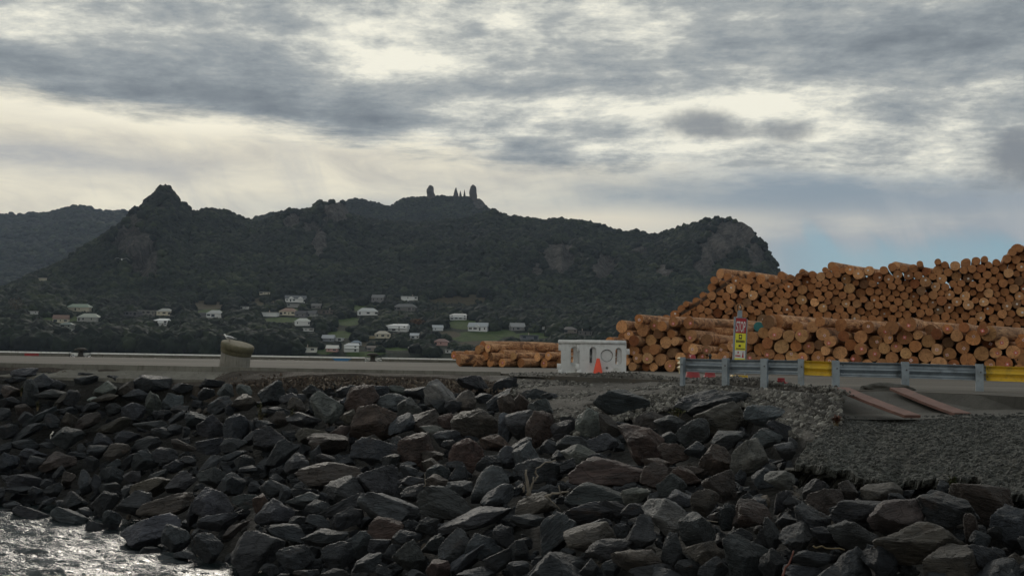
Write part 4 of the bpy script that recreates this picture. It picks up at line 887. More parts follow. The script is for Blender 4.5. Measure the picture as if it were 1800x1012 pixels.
RD = {
'A': """145 70 230 70 8 g;70 190 150 85 10 b;215 195 110 170 0 g;315 125 130 110 0 g;410 145 90 60 0 k;370 215 200 70 0 g;430 260 200 70 50 b;510 240 120 110 -10 k;170 320 140 80 0 b;70 270 150 70 10 k;190 380 110 80 0 k;40 350 90 80 0 k;610 125 180 80 5 k;600 70 160 30 5 k;745 180 180 110 0 G;755 240 190 60 15 b;895 170 110 100 -10 b;1070 140 260 140 10 k;960 225 180 90 12 g;1070 270 120 150 15 G;1085 235 70 55 0 w;650 245 70 30 5 w;1215 265 150 120 20 g;1285 165 150 60 5 k;1455 210 110 80 0 g;1490 140 170 70 0 k;1600 190 100 120 60 g;1715 190 120 90 0 G;1725 265 160 110 20 b;1550 290 170 110 35 g;1620 315 80 80 45 G;940 330 170 110 5 g;800 320 110 90 0 g;640 300 130 60 10 b;480 330 120 60 0 k;610 400 200 100 30 b;490 400 110 110 0 b;290 370 250 60 30 g;200 470 260 80 28 g;60 470 120 90 20 k;370 400 90 100 0 k;490 520 190 150 5 g;800 440 280 90 20 b;1060 430 240 60 5 g;1110 360 80 60 0 k;1150 355 100 70 -10 b;1265 315 130 60 10 g;1250 370 120 60 30 b;1380 400 150 120 0 k;1490 440 190 150 5 g;1670 440 190 170 -10 k;880 515 180 90 0 k;880 488 140 30 0 b;1150 480 170 70 0 k;1310 480 60 70 0 b;1480 565 200 100 0 k;1640 580 170 110 -10 g;1300 570 180 60 -10 b;720 540 140 80 -20 k;1030 560 220 90 25 k;830 610 180 140 30 b;680 620 160 100 10 k;580 610 70 100 20 g;180 570 190 80 5 k;330 570 120 40 0 b;230 625 170 80 15 g;60 680 130 120 20 k;250 700 130 100 0 k;400 690 240 130 10 b;1010 680 200 130 25 g;1170 640 170 100 0 g;910 690 220 70 40 g;800 720 130 80 30 g;1480 700 200 90 40 g;1640 640 200 50 15 k;1720 690 140 100 10 k;1220 720 140 90 0 k;1320 680 120 60 -10 g;640 700 100 100 0 k;1750 740 130 50 10 b;30 590 100 70 5 k;1760 520 100 90 0 k;540 640 150 60 5 k;100 110 160 40 10 k;820 100 120 40 -5 b;1780 440 80 90 0 G;1230 460 100 70 0 k""",
'B': """120 200 190 160 -5 k;230 240 130 70 0 g;290 280 130 90 0 b;400 200 160 90 -5 g;500 300 230 170 -10 G;630 200 120 80 0 k;700 180 110 60 0 k;155 335 150 60 -5 g;160 390 130 100 0 b;335 400 230 90 -5 g;640 290 100 100 0 k;650 370 120 90 0 b;750 270 220 210 20 r;820 200 220 110 10 k;960 270 230 110 0 g;1000 190 140 70 -5 G;1120 200 140 80 0 k;1080 310 160 130 0 G;1290 230 220 170 -25 G;1290 290 120 90 0 k;1530 150 240 130 -15 k;1750 150 170 90 15 k;1460 270 160 150 0 b;1600 240 120 60 10 g;1720 260 200 110 30 k;1770 290 120 140 20 r;830 410 330 220 15 r;1030 430 200 130 30 g;1170 400 220 150 30 b;1340 410 120 110 0 r;1540 420 310 190 -8 b;1770 450 120 180 0 g;1250 470 190 70 -5 G;100 520 240 150 10 k;170 620 260 150 35 g;390 510 230 110 0 b;60 430 130 60 -10 g;510 560 260 140 8 b;580 480 160 70 20 r;840 620 320 170 0 k;790 535 170 60 10 b;1135 610 250 220 0 r;1000 550 110 80 0 r;1340 520 170 100 0 k;1350 570 90 70 0 g;1480 640 220 210 -10 r;1690 560 220 110 -20 r;1750 660 150 140 10 g;1640 700 180 110 15 k;1240 650 150 70 5 b;1240 715 140 90 0 b;500 680 150 70 -10 k;280 700 170 120 20 g;420 640 80 110 0 k;510 775 430 140 4 b;950 680 140 80 25 k;1070 720 110 60 0 r;1400 720 120 70 0 k;640 680 90 60 0 g;420 260 90 60 0 k;1390 300 120 80 5 k;60 340 90 60 0 b;890 330 120 60 0 k""",
'C': """760 300 345 200 -5 k;160 220 170 80 0 k;270 230 120 50 0 g;210 320 180 160 -30 g;50 280 110 120 -20 r;60 440 200 200 0 g;190 460 180 230 -25 r;370 465 160 120 25 g;540 420 180 190 10 G;700 440 220 110 -28 b;960 400 200 110 20 b;1140 430 250 120 -5 g;770 425 80 40 0 k;1440 265 510 150 5 k;1260 310 160 90 -25 k;1480 385 370 220 -5 b;1280 500 220 180 20 g;1520 530 240 120 10 g;1110 525 110 90 0 k;900 585 320 250 -10 r;640 550 200 110 5 g;440 560 240 100 0 g;470 635 230 120 -10 G;280 580 150 90 0 k;1130 630 200 130 -10 r;60 600 180 120 20 g;120 655 220 180 -10 g;1430 670 220 180 15 r;1670 655 240 225 5 G;180 740 310 140 5 g;390 715 100 90 0 b;665 755 500 180 4 r;1010 730 190 120 0 r;1230 770 260 90 0 r;1785 360 270 150 15 g;1780 520 240 120 10 g;1875 470 190 110 -25 k;1920 610 140 110 0 g;1975 555 70 70 0 b;1890 820 210 120 0 G;1760 800 140 130 0 k;600 660 120 60 0 k;340 640 110 60 0 k;1290 600 180 100 0 k;400 410 110 90 20 k""",
'E': """170 100 270 90 0 k;60 90 130 60 0 k;130 165 210 45 3 k;480 90 110 110 0 b;410 40 110 70 30 g;330 120 90 60 0 k;600 110 110 160 10 g;680 120 90 130 0 k;380 170 140 100 30 k;250 175 90 70 0 b;770 150 160 70 0 k;930 80 130 90 20 g;790 60 150 120 -20 k;1060 150 280 120 15 b;1110 70 150 80 30 k;900 180 100 100 0 k;1270 110 220 150 30 g;1480 80 180 140 10 g;1620 130 180 160 10 k;1500 280 250 260 20 g;1160 290 360 140 15 b;950 250 260 150 0 k;740 260 200 170 30 g;520 240 180 120 0 k;220 340 260 110 -5 g;490 365 260 140 -5 g;510 450 140 60 0 k;660 430 140 110 0 g;320 255 140 50 30 G;430 260 90 50 0 b;100 270 120 50 0 k;790 380 120 140 0 k;1060 460 420 190 12 g;730 565 210 50 25 g;1230 500 190 200 25 g;1460 570 220 190 0 g;1550 380 300 120 22 g;1650 440 240 80 40 b;1780 610 380 280 8 g;1730 240 180 100 0 g;1060 590 140 50 0 k;1400 470 100 60 0 k;290 420 90 70 60 k;1350 340 90 160 0 k;1300 620 150 50 0 k;600 320 110 60 0 k""",
'F': """130 150 200 100 0 k;40 270 100 130 0 r;200 190 110 110 -40 g;350 180 190 60 0 k;330 245 220 90 15 g;130 330 240 160 0 g;640 175 290 190 -10 g;870 105 310 230 -15 g;440 290 170 100 10 g;600 280 330 70 25 g;640 370 220 140 35 k;450 380 190 70 -10 g;300 375 130 50 10 b;940 290 420 180 -5 g;1110 185 170 100 0 k;1110 100 170 60 5 k;1080 35 110 80 0 r;1270 120 160 90 -20 b;1350 265 400 190 -12 g;1430 160 180 120 20 g;1420 50 130 110 0 k;1280 50 160 120 0 k;1640 140 260 230 15 g;1700 220 240 140 32 g;1540 375 480 120 12 g;910 430 240 150 15 r;1060 400 80 50 0 k;230 450 250 100 -15 k;490 500 310 110 15 k;710 560 230 180 15 g;580 630 220 170 0 k;870 560 150 100 10 k;1060 500 190 90 0 k;1210 430 160 120 20 k;1250 540 170 120 0 k;1410 570 220 230 -10 g;1080 645 220 220 0 g;790 690 220 130 30 g;270 650 240 160 0 k;1590 575 220 180 15 k;1490 650 280 110 42 g;1280 725 160 110 0 r;1720 650 220 120 12 k;1560 745 270 60 0 g;1740 500 140 150 0 k;100 720 130 60 0 k;560 755 200 60 0 k;945 610 80 100 20 g;350 750 160 50 0 k;900 740 110 80 0 k;1130 770 120 70 0 k""",
'G': """590 195 380 140 0 g;870 210 190 110 0 G;1120 135 190 140 15 g;1010 85 200 170 0 r;1230 65 230 120 0 r;1470 125 240 200 -15 b;1350 260 180 170 -10 b;1190 235 170 120 15 g;160 275 260 120 18 b;110 385 230 90 0 k;290 480 330 230 48 k;590 315 430 130 5 k;710 300 200 90 -10 k;860 300 180 80 15 k;1090 345 320 220 -8 G;900 460 190 210 0 g;770 450 100 90 0 g;590 430 210 110 10 g;550 520 330 190 8 b;690 565 330 120 18 g;880 665 340 180 -4 b;1310 470 220 230 25 g;1120 590 140 210 0 g;1690 340 240 180 -5 r;1510 350 110 160 0 k;1350 625 220 160 25 b;1650 640 340 240 -8 k;1420 725 200 160 0 g;310 710 380 180 12 k;545 715 130 110 0 g;990 745 310 110 5 g;40 600 150 150 0 k;40 715 140 90 0 k;1770 500 120 120 0 k;400 380 180 80 -10 k;1420 360 100 80 0 k;1230 720 150 120 0 k;700 720 130 110 0 k;1600 480 150 90 0 k""",
'H': """95 250 90 160 -20 k;170 260 120 80 0 k;330 155 190 130 20 g;400 235 220 150 18 b;555 190 110 160 0 b;310 385 260 180 -10 g;650 325 400 170 5 k;200 500 230 190 0 g;30 480 110 200 0 k;600 485 330 180 0 g;910 360 340 220 15 b;1070 260 130 100 0 T;1250 325 380 220 -12 k;1420 440 100 190 0 r;1500 255 380 240 -13 r;1060 540 600 240 4 b;1500 520 130 120 0 k;1720 430 250 270 0 k;800 185 260 120 0 b;900 220 110 60 0 g;1220 150 90 100 0 k;330 645 320 120 5 k;580 695 260 210 8 g;790 670 220 200 0 k;1310 695 430 220 5 b;1520 640 260 150 -28 k;1570 625 200 70 -32 b;1720 700 180 160 0 b;40 690 180 190 0 k;260 745 250 90 0 g;1620 600 100 60 0 k;990 190 80 55 0 g;680 200 110 60 0 k;120 400 130 100 0 k;1170 200 100 60 0 r;480 300 100 60 0 k;1600 460 110 90 0 k;380 480 150 100 0 k;740 600 150 90 0 k"""}
def zone_of(px, py):
    if px > 1395 and py < 905: return 'under the broken asphalt edge'
    if px > 1395 and px < 1620: return 'below the asphalt, left part'
    if px > 1620: return 'at bottom right'
    if py < 690 and px < 880: return 'along the top of the bank'
    if py < 770 and 1200 < px <= 1395: return 'below the crash barrier'
    if py < 760 and 930 < px <= 1200: return 'below the white plastic barriers'
    if py < 780 and 340 < px < 520: return 'below the leaning bollard'
    if px < 460 and py > 890 and (py > 885 + px * .24): return 'at the waterline'
    if 900 < px < 1050 and 790 < py < 890: return 'by the bleached driftwood'
    if py < 780 and px <= 340: return 'on the upper left bank'
    if py < 780: return 'under the small log pile'
    if px < 340: return 'above the water'
    if px < 700: return 'low left of centre' if py > 880 else 'midway left of centre'
    if px < 1100: return 'at the foot of the centre' if py > 890 else 'midway down the centre'
    return 'at bottom right of centre' if py > 920 else 'midway right of centre'
ORD = 'first second third fourth fifth sixth seventh eighth ninth tenth eleventh twelfth thirteenth fourteenth fifteenth sixteenth seventeenth eighteenth nineteenth twentieth'.split()
def ordinal(i):
    if i < 20: return ORD[i]
    return 'twenty-' + ORD[i - 20] if i < 29 else ('thirtieth' if i == 29 else 'thirty-' + ORD[i - 30])
def uniq(items, group):
    """items: list of (object, label, px, py): equal labels get an order from the left"""
    by = {}
    for it in items: by.setdefault(it[1], []).append(it)
    for lab, L_ in by.items():
        L_.sort(key=lambda t: t[2])
        for i, it in enumerate(L_):
            l = lab if len(L_) == 1 else (lab + ', ' + ordinal(i) + ' from left')
            it[0]['label'] = l
ZS = []
for key, txt in RD.items():
    ox, oy = CROP[key]
    for r_ in txt.replace('\n', '').split(';'):
        a_ = r_.split(); ZS.append((ox + float(a_[0]) / 4, oy + float(a_[1]) / 4, float(a_[2]) / 4, float(a_[3]) / 4, float(a_[4]), a_[5]))
ZS.sort(key=lambda r: -(r[2] * r[3]))
CN = {'k': 'charcoal', 'g': 'grey', 'b': 'brown-grey', 'r': 'reddish-brown', 'G': 'lichen-pale grey', 'w': 'white-faced', 'T': 'pale speckled'}
items = []; rock_stuff = []
def shape_word(w, h, a):
    s = w / h
    if s > 2.3: q = 'slab'
    elif s > 1.6: q = 'long boulder'
    elif s < .85: q = 'upright boulder'
    else: q = 'blocky boulder'
    return q
RK = []
for i, (px, py, w, h, ang, c) in enumerate(ZS):
    P = cast(px, py + h * .12); Y = P[1]; 
    if Y > 39: continue
    Y = Y - .12 * h / F * Y
    C = at_y(px, py, Y); k = Y / F; f_ = 1.0 if px < 450 else 1.06; ww, hh = w * k * 1.06 * f_, h * k * 1.15 * f_; dp = .5 * (ww + hh) * random.uniform(.75, 1.05)
    if abs(ang) > 25: hh *= .85
    big = w * h > 3200 / 1.4
    me = (random.choice(VAR) if w * h > 700 else random.choice(VARS))[0]
    Mx = Matrix.Translation(C) @ Matrix.Rotation(-R(ang - 1.0), 4, 'Y') @ Matrix.Rotation(random.uniform(-.12, .12), 4, 'X') @ Matrix.Diagonal((ww * random.choice((-1, 1)), dp * random.choice((-1, 1)), hh, 1)) @ Matrix.Rotation(random.choice((0, math.pi)), 4, 'Y')
    base = RC[c]; v = random.uniform(.7, 1.45); col = [x * v * random.uniform(.94, 1.06) for x in base]
    wet = py > 905 + px * .2 and px < 460
    if wet: col = [x * .6 for x in col]
    RK.append((px, py, w, h, C, dp))
    if i < 292 or c in 'wT':
        o = bpy.data.objects.new('boulder', me); COL.objects.link(o); o.matrix_world = Mx; o.color = (*col, 1)
        o['category'] = 'boulder'; o['group'] = 'boulders of the rock bank'
        zz_ = zone_of(px, py); size = 'huge' if w * h > 9000 else 'large' if w * h > 4300 else 'medium' if w * h > 1700 else 'small'
        items.append((o, f"{size} {CN[c]} {shape_word(w, h, ang)} {zone_of(px, py)}", px, py))
    else: rock_stuff.append((me, Mx, col))
uniq(items, '')
# smaller boulders filling the gaps behind and between, one mass
def stuff_mesh(name, lst, mat, label):
    vs_, fs_, cs_ = [], [], []; n0 = 0
    for me, Mx, col in lst:
        n = len(me.vertices); co = np.empty(n * 3, np.float32); me.vertices.foreach_get('co', co); co = co.reshape(-1, 3)
        Mm = np.array(Mx); co = co @ Mm[:3, :3].T + Mm[:3, 3]
        f = np.empty(len(me.polygons) * 3, np.int32); me.polygons.foreach_get('vertices', f); f = f.reshape(-1, 3)
        if np.linalg.det(Mm[:3, :3]) < 0: f = f[:, ::-1]
        vs_.append(co); fs_.append(f + n0); n0 += n
    me = mesh_np(name, np.concatenate(vs_), np.concatenate(fs_), mat, True)
    me.set_sharp_from_angle(angle=R(28))
    o = link(name, me); tag(o, label, kind='stuff'); o.color = (*RC['k'], 1); return o
LOW = [rock_mesh(500 + i, 4, random.choice([8, 9, 11]), name='rubble')[0] for i in range(8)]
fill = []
cov = np.zeros((1240, 1840), bool)
for px, py, w, h, *_ in RK:
    yy, xx_ = np.ogrid[:1240, :1840]
    x0, x1, y0, y1 = int(max(0, px - w / 2)), int(min(1839, px + w / 2)), int(max(0, py - h / 2)), int(min(1239, py + h / 2))
    cov[y0 + int(h * .12):y1 - int(h * .12), x0 + int(w * .1):x1 - int(w * .1)] = True
cnt = 0
for _ in range(9000):
    px = random.uniform(-60, 1860); py = random.uniform(650, 1075)
    top = np.interp(px, [0, 400, 900, 930, 1000, 1060, 1200, 1330, 1390, 1420, 1800], [647, 657, 688, 712, 742, 735, 740, 735, 790, 840, 880])
    if py < top: continue
    ix, iy = int(min(max(px, 0), 1839)), int(py)
    if cov[iy, ix]: continue
    P = cast(px, py)
    if P[2] < -.5 or P[1] > 39: continue
    s = random.uniform(8, 26) * (1.15 if py > 800 else .85) * (.8 if px < 450 else 1); k = P[1] / F; r = s * k * 1.2
    big = random.uniform(.9, 1.6)
    C = P + np.array([0, .42 + .3 * r, -.16])
    Mx = Matrix.Translation(C) @ Matrix.Rotation(random.uniform(-.7, .7), 4, 'Y') @ Matrix.Rotation(random.uniform(-.4, .4), 4, 'X') @ Matrix.Rotation(random.uniform(0, 6.28), 4, 'Z') @ Matrix.Diagonal((r * big, r, r * .8, 1))
    fill.append((random.choice(LOW), Mx, None)); r2 = int(s * .30); cov[max(0, iy - r2):iy + r2, max(0, ix - r2):ix + r2] = True
    cnt += 1
    if cnt > 1300: break
# boulders that continue outside the frame
for _ in range(260):
    px = random.choice([random.uniform(-420, -20), random.uniform(1820, 2100), random.uniform(-100, 1900)]); py = random.uniform(660, 1050) if not 0 < px < 1800 else random.uniform(1020, 1180)
    if px > 1390 and py < 890: continue
    P = cast(px, py); k = P[1] / F; s = random.uniform(50, 100) * k * (1.0 if px > 500 else .7)
    if P[2] < -.6 or P[1] > 39: continue
    fill.append((random.choice(LOW), Matrix.Translation(P) @ Matrix.Rotation(random.uniform(-.7, .7), 4, 'Y') @ Matrix.Rotation(random.uniform(0, 6.28), 4, 'Z') @ Matrix.Diagonal((s * 1.2, s, s * .75, 1)), None))
stuff_mesh('rock_rubble', [(LOW[i % 8] , m_, c_) for i, (q_, m_, c_) in enumerate(rock_stuff)] + fill, M['rock'], 'smaller dark rocks filling the gaps between the boulders')
# pebbles and chips
def on_bank(n, fx, cond, dz=0.0):
    P = []
    px = np.random.uniform(fx[0], fx[1], n); py = np.random.uniform(fx[2], fx[3], n)
    for a, b in zip(px, py):
        if cond(a, b):
            p = cast(a, b, 12, 38); P.append(p)
    P = np.array(P); return P
gtop = lambda a: np.interp(a, [870, 1100, 1280, 1440], [658, 666, 673, 688])
gbot = lambda a: np.interp(a, [880, 930, 960, 1010, 1060, 1200, 1330, 1390, 1440, 1480], [686, 712, 745, 762, 745, 712, 712, 765, 775, 745])
gp = on_bank(17000, (890, 1480, 660, 775), lambda a, b: gtop(a) + 4 < b < gbot(a))
gp[:, 2] += .005 - .03
keep = gp[:, 2] > 0
gs = (np.random.gamma(2.5, .008, len(gp)) + .010) * np.random.choice([1, 1, 1.7], len(gp))
scatter('gravel', gp, np.clip(gs, .012, .085), M['peb'], 1, (1, .9, .6), .5, 1.2, label='loose grey gravel between the wharf edge and the boulders')
lp = on_bank(5200, (0, 900, 645, 690), lambda a, b: np.interp(a, [0, 450, 900], [648, 657, 668]) < b < np.interp(a, [0, 200, 450, 700, 900], [652, 666, 677, 684, 688]))
scatter('bark_litter', lp + [0, 0, -.02], np.clip(np.random.gamma(3, .009, len(lp)) + .012, .012, .07), M['chip'], 1, (1.5, .7, .3), .5, 1.2, label='brown bark litter along the top of the bank')
up_ = on_bank(1500, (1385, 1800, 815, 905), lambda a, b: b > np.interp(a, [1390, 1520, 1560, 1650, 1800], [836, 866, 889, 872, 892]))
up_ = np.concatenate([up_, on_bank(900, (0, 1800, 700, 1012), lambda a, b: not cov[int(b), int(a)] and b > np.interp(a, [0, 880, 1000, 1200, 1390, 1420, 1560, 1800], [690, 710, 750, 740, 800, 850, 885, 890]))])
scatter('small_rubble', up_ + [0, .35, -.2], np.random.uniform(.04, .12, len(up_)), M['rub'], 2, (1, .9, .7), .5, 1.1, label='fist-sized rubble in the gaps of the bank')

ai = np.random.randint(1, NU - 1, 20000); aj = np.random.randint(14, NV - 1, 20000)
cq = AP[ai, aj] + np.random.randn(20000, 3) * [.012, .012, 0]
scatter('chip_seal_stones', cq + [0, 0, -.004], np.clip(np.random.gamma(3, .0055, 20000) + .006, .006, .05), M['chips'], 1, (1, .9, .6), .5, 1.2, label='coarse loose chips on the broken asphalt apron')
# ================================================================ logs
def log_meshes(r0, seed, L=6.0, name='log', nseg=30, nlen=14):
    rs = np.random.RandomState(seed); V = []; e = rs.uniform(-.06, .06, 3); ph = rs.uniform(0, 6, 3)
    bend = rs.uniform(-.05, .05, 2)
    for j in range(nlen):
        y = L * j / (nlen - 1); tp = 1 - .12 * j / (nlen - 1)
        for i in range(nseg):
            a = 2 * math.pi * i / nseg
            q = r0 * tp * (1 + e[0] * math.cos(2 * a + ph[0]) + e[1] * .7 * math.cos(3 * a + ph[1]) + .03 * mn.noise(Vector((math.cos(a) * 2, math.sin(a) * 2, y * 1.5 + seed))) + .02 * mn.noise(Vector((math.cos(a) * 6, math.sin(a) * 6, y * 5 + seed))))
            s = math.sin(math.pi * j / (nlen - 1)); V.append((q * math.cos(a) + bend[0] * s, y, q * math.sin(a) + bend[1] * s))
    Fc = [(j * nseg + i, j * nseg + (i + 1) % nseg, (j + 1) * nseg + (i + 1) % nseg, (j + 1) * nseg + i)[::-1] for j in range(nlen - 1) for i in range(nseg)]
    Fc.append(tuple(range((nlen - 1) * nseg, nlen * nseg))[::-1])
    tr = mesh_np('log', V, Fc, M['bark'], True)
    E = [(v[0] * 1.0, -.002 , v[2]) for v in V[:nseg]]
    c = mesh_np('cut_end', E + [(0, -.004, 0)], [(i, (i + 1) % nseg, nseg) for i in range(nseg)], M['cut'], False)
    return tr, c
LR = [.16, .18, .20, .22, .24, .26, .28, .30, .33, .37]
LOGM = {}
for k, r in enumerate(LR):
    for v in range(3): LOGM[(k, v)] = log_meshes(r, 10 * k + v)
LOGS = {}
for k, r in enumerate(LR):
    for v in range(2): LOGS[(k, v)] = log_meshes(r, 10 * k + v + 500, 3.6)
tg = .05
tag_white = mesh_np('paper_tag', [(-tg, -.012, -tg), (tg, -.012, -tg), (tg, -.012, tg), (-tg, -.012, tg), (-tg, -.005, -tg), (tg, -.005, -tg), (tg, -.005, tg), (-tg, -.005, tg)], [(0, 1, 2, 3), (7, 6, 5, 4), (0, 4, 5, 1), (1, 5, 6, 2), (2, 6, 7, 3), (3, 7, 4, 0)], M['tagw'])
t2 = tg * .55
tag_red = mesh_np('tag_print', [(-t2, -.0135, -t2), (t2, -.0135, -t2), (t2, -.0135, t2), (-t2, -.0135, t2)], [(0, 1, 2, 3)], M['tagr'])
tg3 = tg * 1.25; t3 = tg * .5
tag_red2 = mesh_np('paper_tag', [(-tg3, -.012, -tg3), (tg3, -.012, -tg3), (tg3, -.012, tg3), (-tg3, -.012, tg3)], [(0, 1, 2, 3)], M['tagr'])
tag_w2 = mesh_np('tag_print', [(-t3, -.0135, -t3), (t3, -.0135, -t3), (t3, -.0135, t3), (-t3, -.0135, t3)], [(0, 1, 2, 3)], M['tagw'])
def pack(s_len, prof, rmin, rmax, n=900, seed=1, ds=.03, z0=0.0):
    rs = np.random.RandomState(seed); xs_ = np.arange(0, s_len, ds); lim = np.array([prof(x) for x in xs_]); C = np.zeros((0, 3)); fails = 0
    while len(C) < n and fails < 14:
        r = rs.beta(1.6, 2.2) * (rmax - rmin) + rmin
        z = np.full(len(xs_), z0 + r)
        for cx, cz, cr in C:
            d = np.abs(xs_ - cx); RR = r + cr; m_ = d < RR
            z[m_] = np.maximum(z[m_], cz + np.sqrt(RR * RR - d[m_] ** 2))
        z[(xs_ < r) | (xs_ > s_len - r)] = 99
        z[z + r * .6 > lim] = 99
        k = np.argmin(z + rs.uniform(0, .02, len(z)))
        if z[k] > 90: fails += 1; continue
        C = np.concatenate([C, [[xs_[k], z[k], r]]])
    return C
def snap_r(r): return int(np.argmin([abs(r - q) for q in LR]))
LOGLO = [log_meshes(r, 900 + k, 6.0, nseg=16, nlen=4) for k, r in enumerate(LR)]
def place_log(P, yaw, r, v, short=False, tagp=.5, tagred=True, pitch=0.0, colr=(1, 1, 1), teal=False):
    k = snap_r(r); tr, c = (LOGS if short else LOGM)[(k, v % (2 if short else 3))]
    o = bpy.data.objects.new('log', tr); COL.objects.link(o); s = r / LR[k]
    o.location = P; o.rotation_euler = (pitch, random.choice([0, 0, 0]), -yaw); o.scale = (s, 1, s)
    o['category'] = 'log'
    e = bpy.data.objects.new('cut_end', c); COL.objects.link(e); e.parent = o; e.color = (*colr, 1)
    if teal:
        m2 = c.copy(); m2.materials[0] = M['teal']; e.data = m2
    has = None
    if random.random() < tagp and not teal:
        a = random.uniform(0, 6.28); q = r * random.uniform(0, .45)
        has = 'red' if tagred and random.random() < .6 else 'white'
        t = bpy.data.objects.new('paper_tag', tag_red2 if has == 'red' else tag_white); COL.objects.link(t); t.parent = o; t.location = (math.cos(a) * q, 0, math.sin(a) * q); t.rotation_euler = (0, random.uniform(0, 1.5), 0)
        p = bpy.data.objects.new('tag_print', tag_w2 if has == 'red' else tag_red if tagred else tag_w2); COL.objects.link(p); p.parent = t
    return o, has
TONES = [((1, 1, 1), 'tan'), ((1.1, .95, .8), 'orange-brown'), ((.8, .72, .66), 'dull brown'), ((1.15, 1.12, 1.08), 'pale tan'), ((.5, .52, .56), 'greyed'), ((.62, .45, .36), 'dark brown'), ((.95, 1, .95), 'tan')]
TW = [5, 4, 3, 5, 1.5, 2, 4]
litems = []
def stack(px0, Y0, px1, Y1, theta, profpx, rmin, rmax, seed, name, group, budget, zmin=0.0, jit=.25, tagred=True, landmark=None, thin=None):
    A = at_z(px0, 640, DECKZ); A = at_y(px0, hor(px0) + .55 * F / Y0, Y0); B = at_y(px1, hor(px1) + .55 * F / Y1, Y1)
    A[2] = B[2] = DECKZ; d = B - A; Lf = np.linalg.norm(d); dn_ = d / Lf
    ax = np.array([math.sin(theta), math.cos(theta), 0]); e = np.array([math.cos(theta), -math.sin(theta), 0]); cs = dn_ @ e
    def prof(s):
        P = A + dn_ * (s / cs); x_, _ = proj(P); hh = np.interp(x_[0], [p[0] for p in profpx], [p[1] for p in profpx])
        return (hor(x_[0]) - hh) / F * P[1] + .55
    C = pack(Lf * cs, prof, rmin, rmax, 900, seed)
    rs = random.Random(seed); L_ = []
    for s, z, r in C:
        P = A + dn_ * (s / cs) + np.array([0, 0, z]); lim = prof(s)
        j = rs.gauss(0, jit) if z < lim - .6 else rs.gauss(.1, jit * 2.2)
        P = P + ax * j; pp = proj(P); L_.append((P, r, z, pp[0][0], pp[1][0], lim))
    vis = [l for l in L_ if l[2] + l[1] > zmin and -40 < l[3] < 1840]
    vis.sort(key=lambda l: -l[1] / l[0][1]); ind = vis[:budget]
    tl_ = min(ind, key=lambda l: (l[3] - 1330) ** 2 + (l[4] - 575) ** 2 ) if name == 'front' else None; ids = {id(l) for l in ind}
    tot = []
    for l in ind:
        P, r, z, qx, qy, lim = l
        tone, tn = rs.choices(TONES, TW)[0]; v_ = rs.uniform(.82, 1.18); col = tuple(c * v_ for c in tone)
        teal = l is tl_
        if teal: stack.teal = True
        o, has = place_log(P, theta + rs.gauss(0, .018), r, rs.randint(0, 2), False, .52 if name != 'small' else .35, tagred, rs.gauss(0, .006), col, teal)
        o['group'] = group
        sz = 'thick' if r > .28 else 'thin' if r < .22 else 'medium'
        if teal: o['label'] = 'log with a teal painted end to the right of the stop sign'; continue
        rel = z / max(lim, .1); lev = 'lowest' if z < r * 1.25 else 'low' if rel < .35 else 'halfway up' if rel < .62 else 'high up' if rel < .84 else 'on top'
        lm = landmark(qx); tt = f' {has}-tagged' if has else ''
        litems.append((o, f"{sz} {tn}{tt} log {lev} in {lm}", qx, qy))
    rest = [l for l in L_ if id(l) not in ids]
    for l in rest: LREST.append((l[0], l[1], theta))
LREST = []; stack.teal = False
stack(786, 51, 990, 51.5, .72, [(770, 619), (805, 620), (832, 618), (838, 600), (858, 598), (870, 598), (885, 621), (985, 621)], .19, .26, 5, 'small', 'logs of the small pile by the barriers', 60, 0, .1, True,
      lambda x: 'the small pile')
stack(1048, 46, 1900, 38, .50, [(1040, 598), (1058, 586), (1080, 578), (1100, 563), (1130, 556), (1205, 557), (1214, 612), (1232, 585), (1262, 600), (1288, 590), (1300, 566), (1330, 556), (1450, 560), (1452, 575), (1520, 575), (1530, 558), (1600, 560), (1640, 575), (1720, 568), (1760, 590), (1900, 590)], .18, .31, 11, 'front', 'logs of the front stack behind the crash barrier', 175, 0, .22, True,
      lambda x: 'front stack left of sign' if x < 1285 else 'front stack beside sign' if x < 1460 else 'front stack middle' if x < 1620 else 'front stack far right')
ind_used = len(litems)
stack(1090, 58, 1930, 55, .42, [(1060, 592), (1110, 575), (1150, 556), (1167, 552), (1187, 533), (1225, 520), (1245, 503), (1262, 480), (1390, 477), (1450, 472), (1460, 462), (1480, 470), (1560, 470), (1575, 461), (1640, 463), (1652, 452), (1770, 450), (1785, 431), (1930, 431)], .16, .29, 23, 'back', 'logs of the tall rear stack', 298 - ind_used, 1.9, .2, False,
      lambda x: 'rear stack left end' if x < 1320 else 'rear stack above sign' if x < 1450 else 'rear stack middle' if x < 1640 else 'rear stack far right')
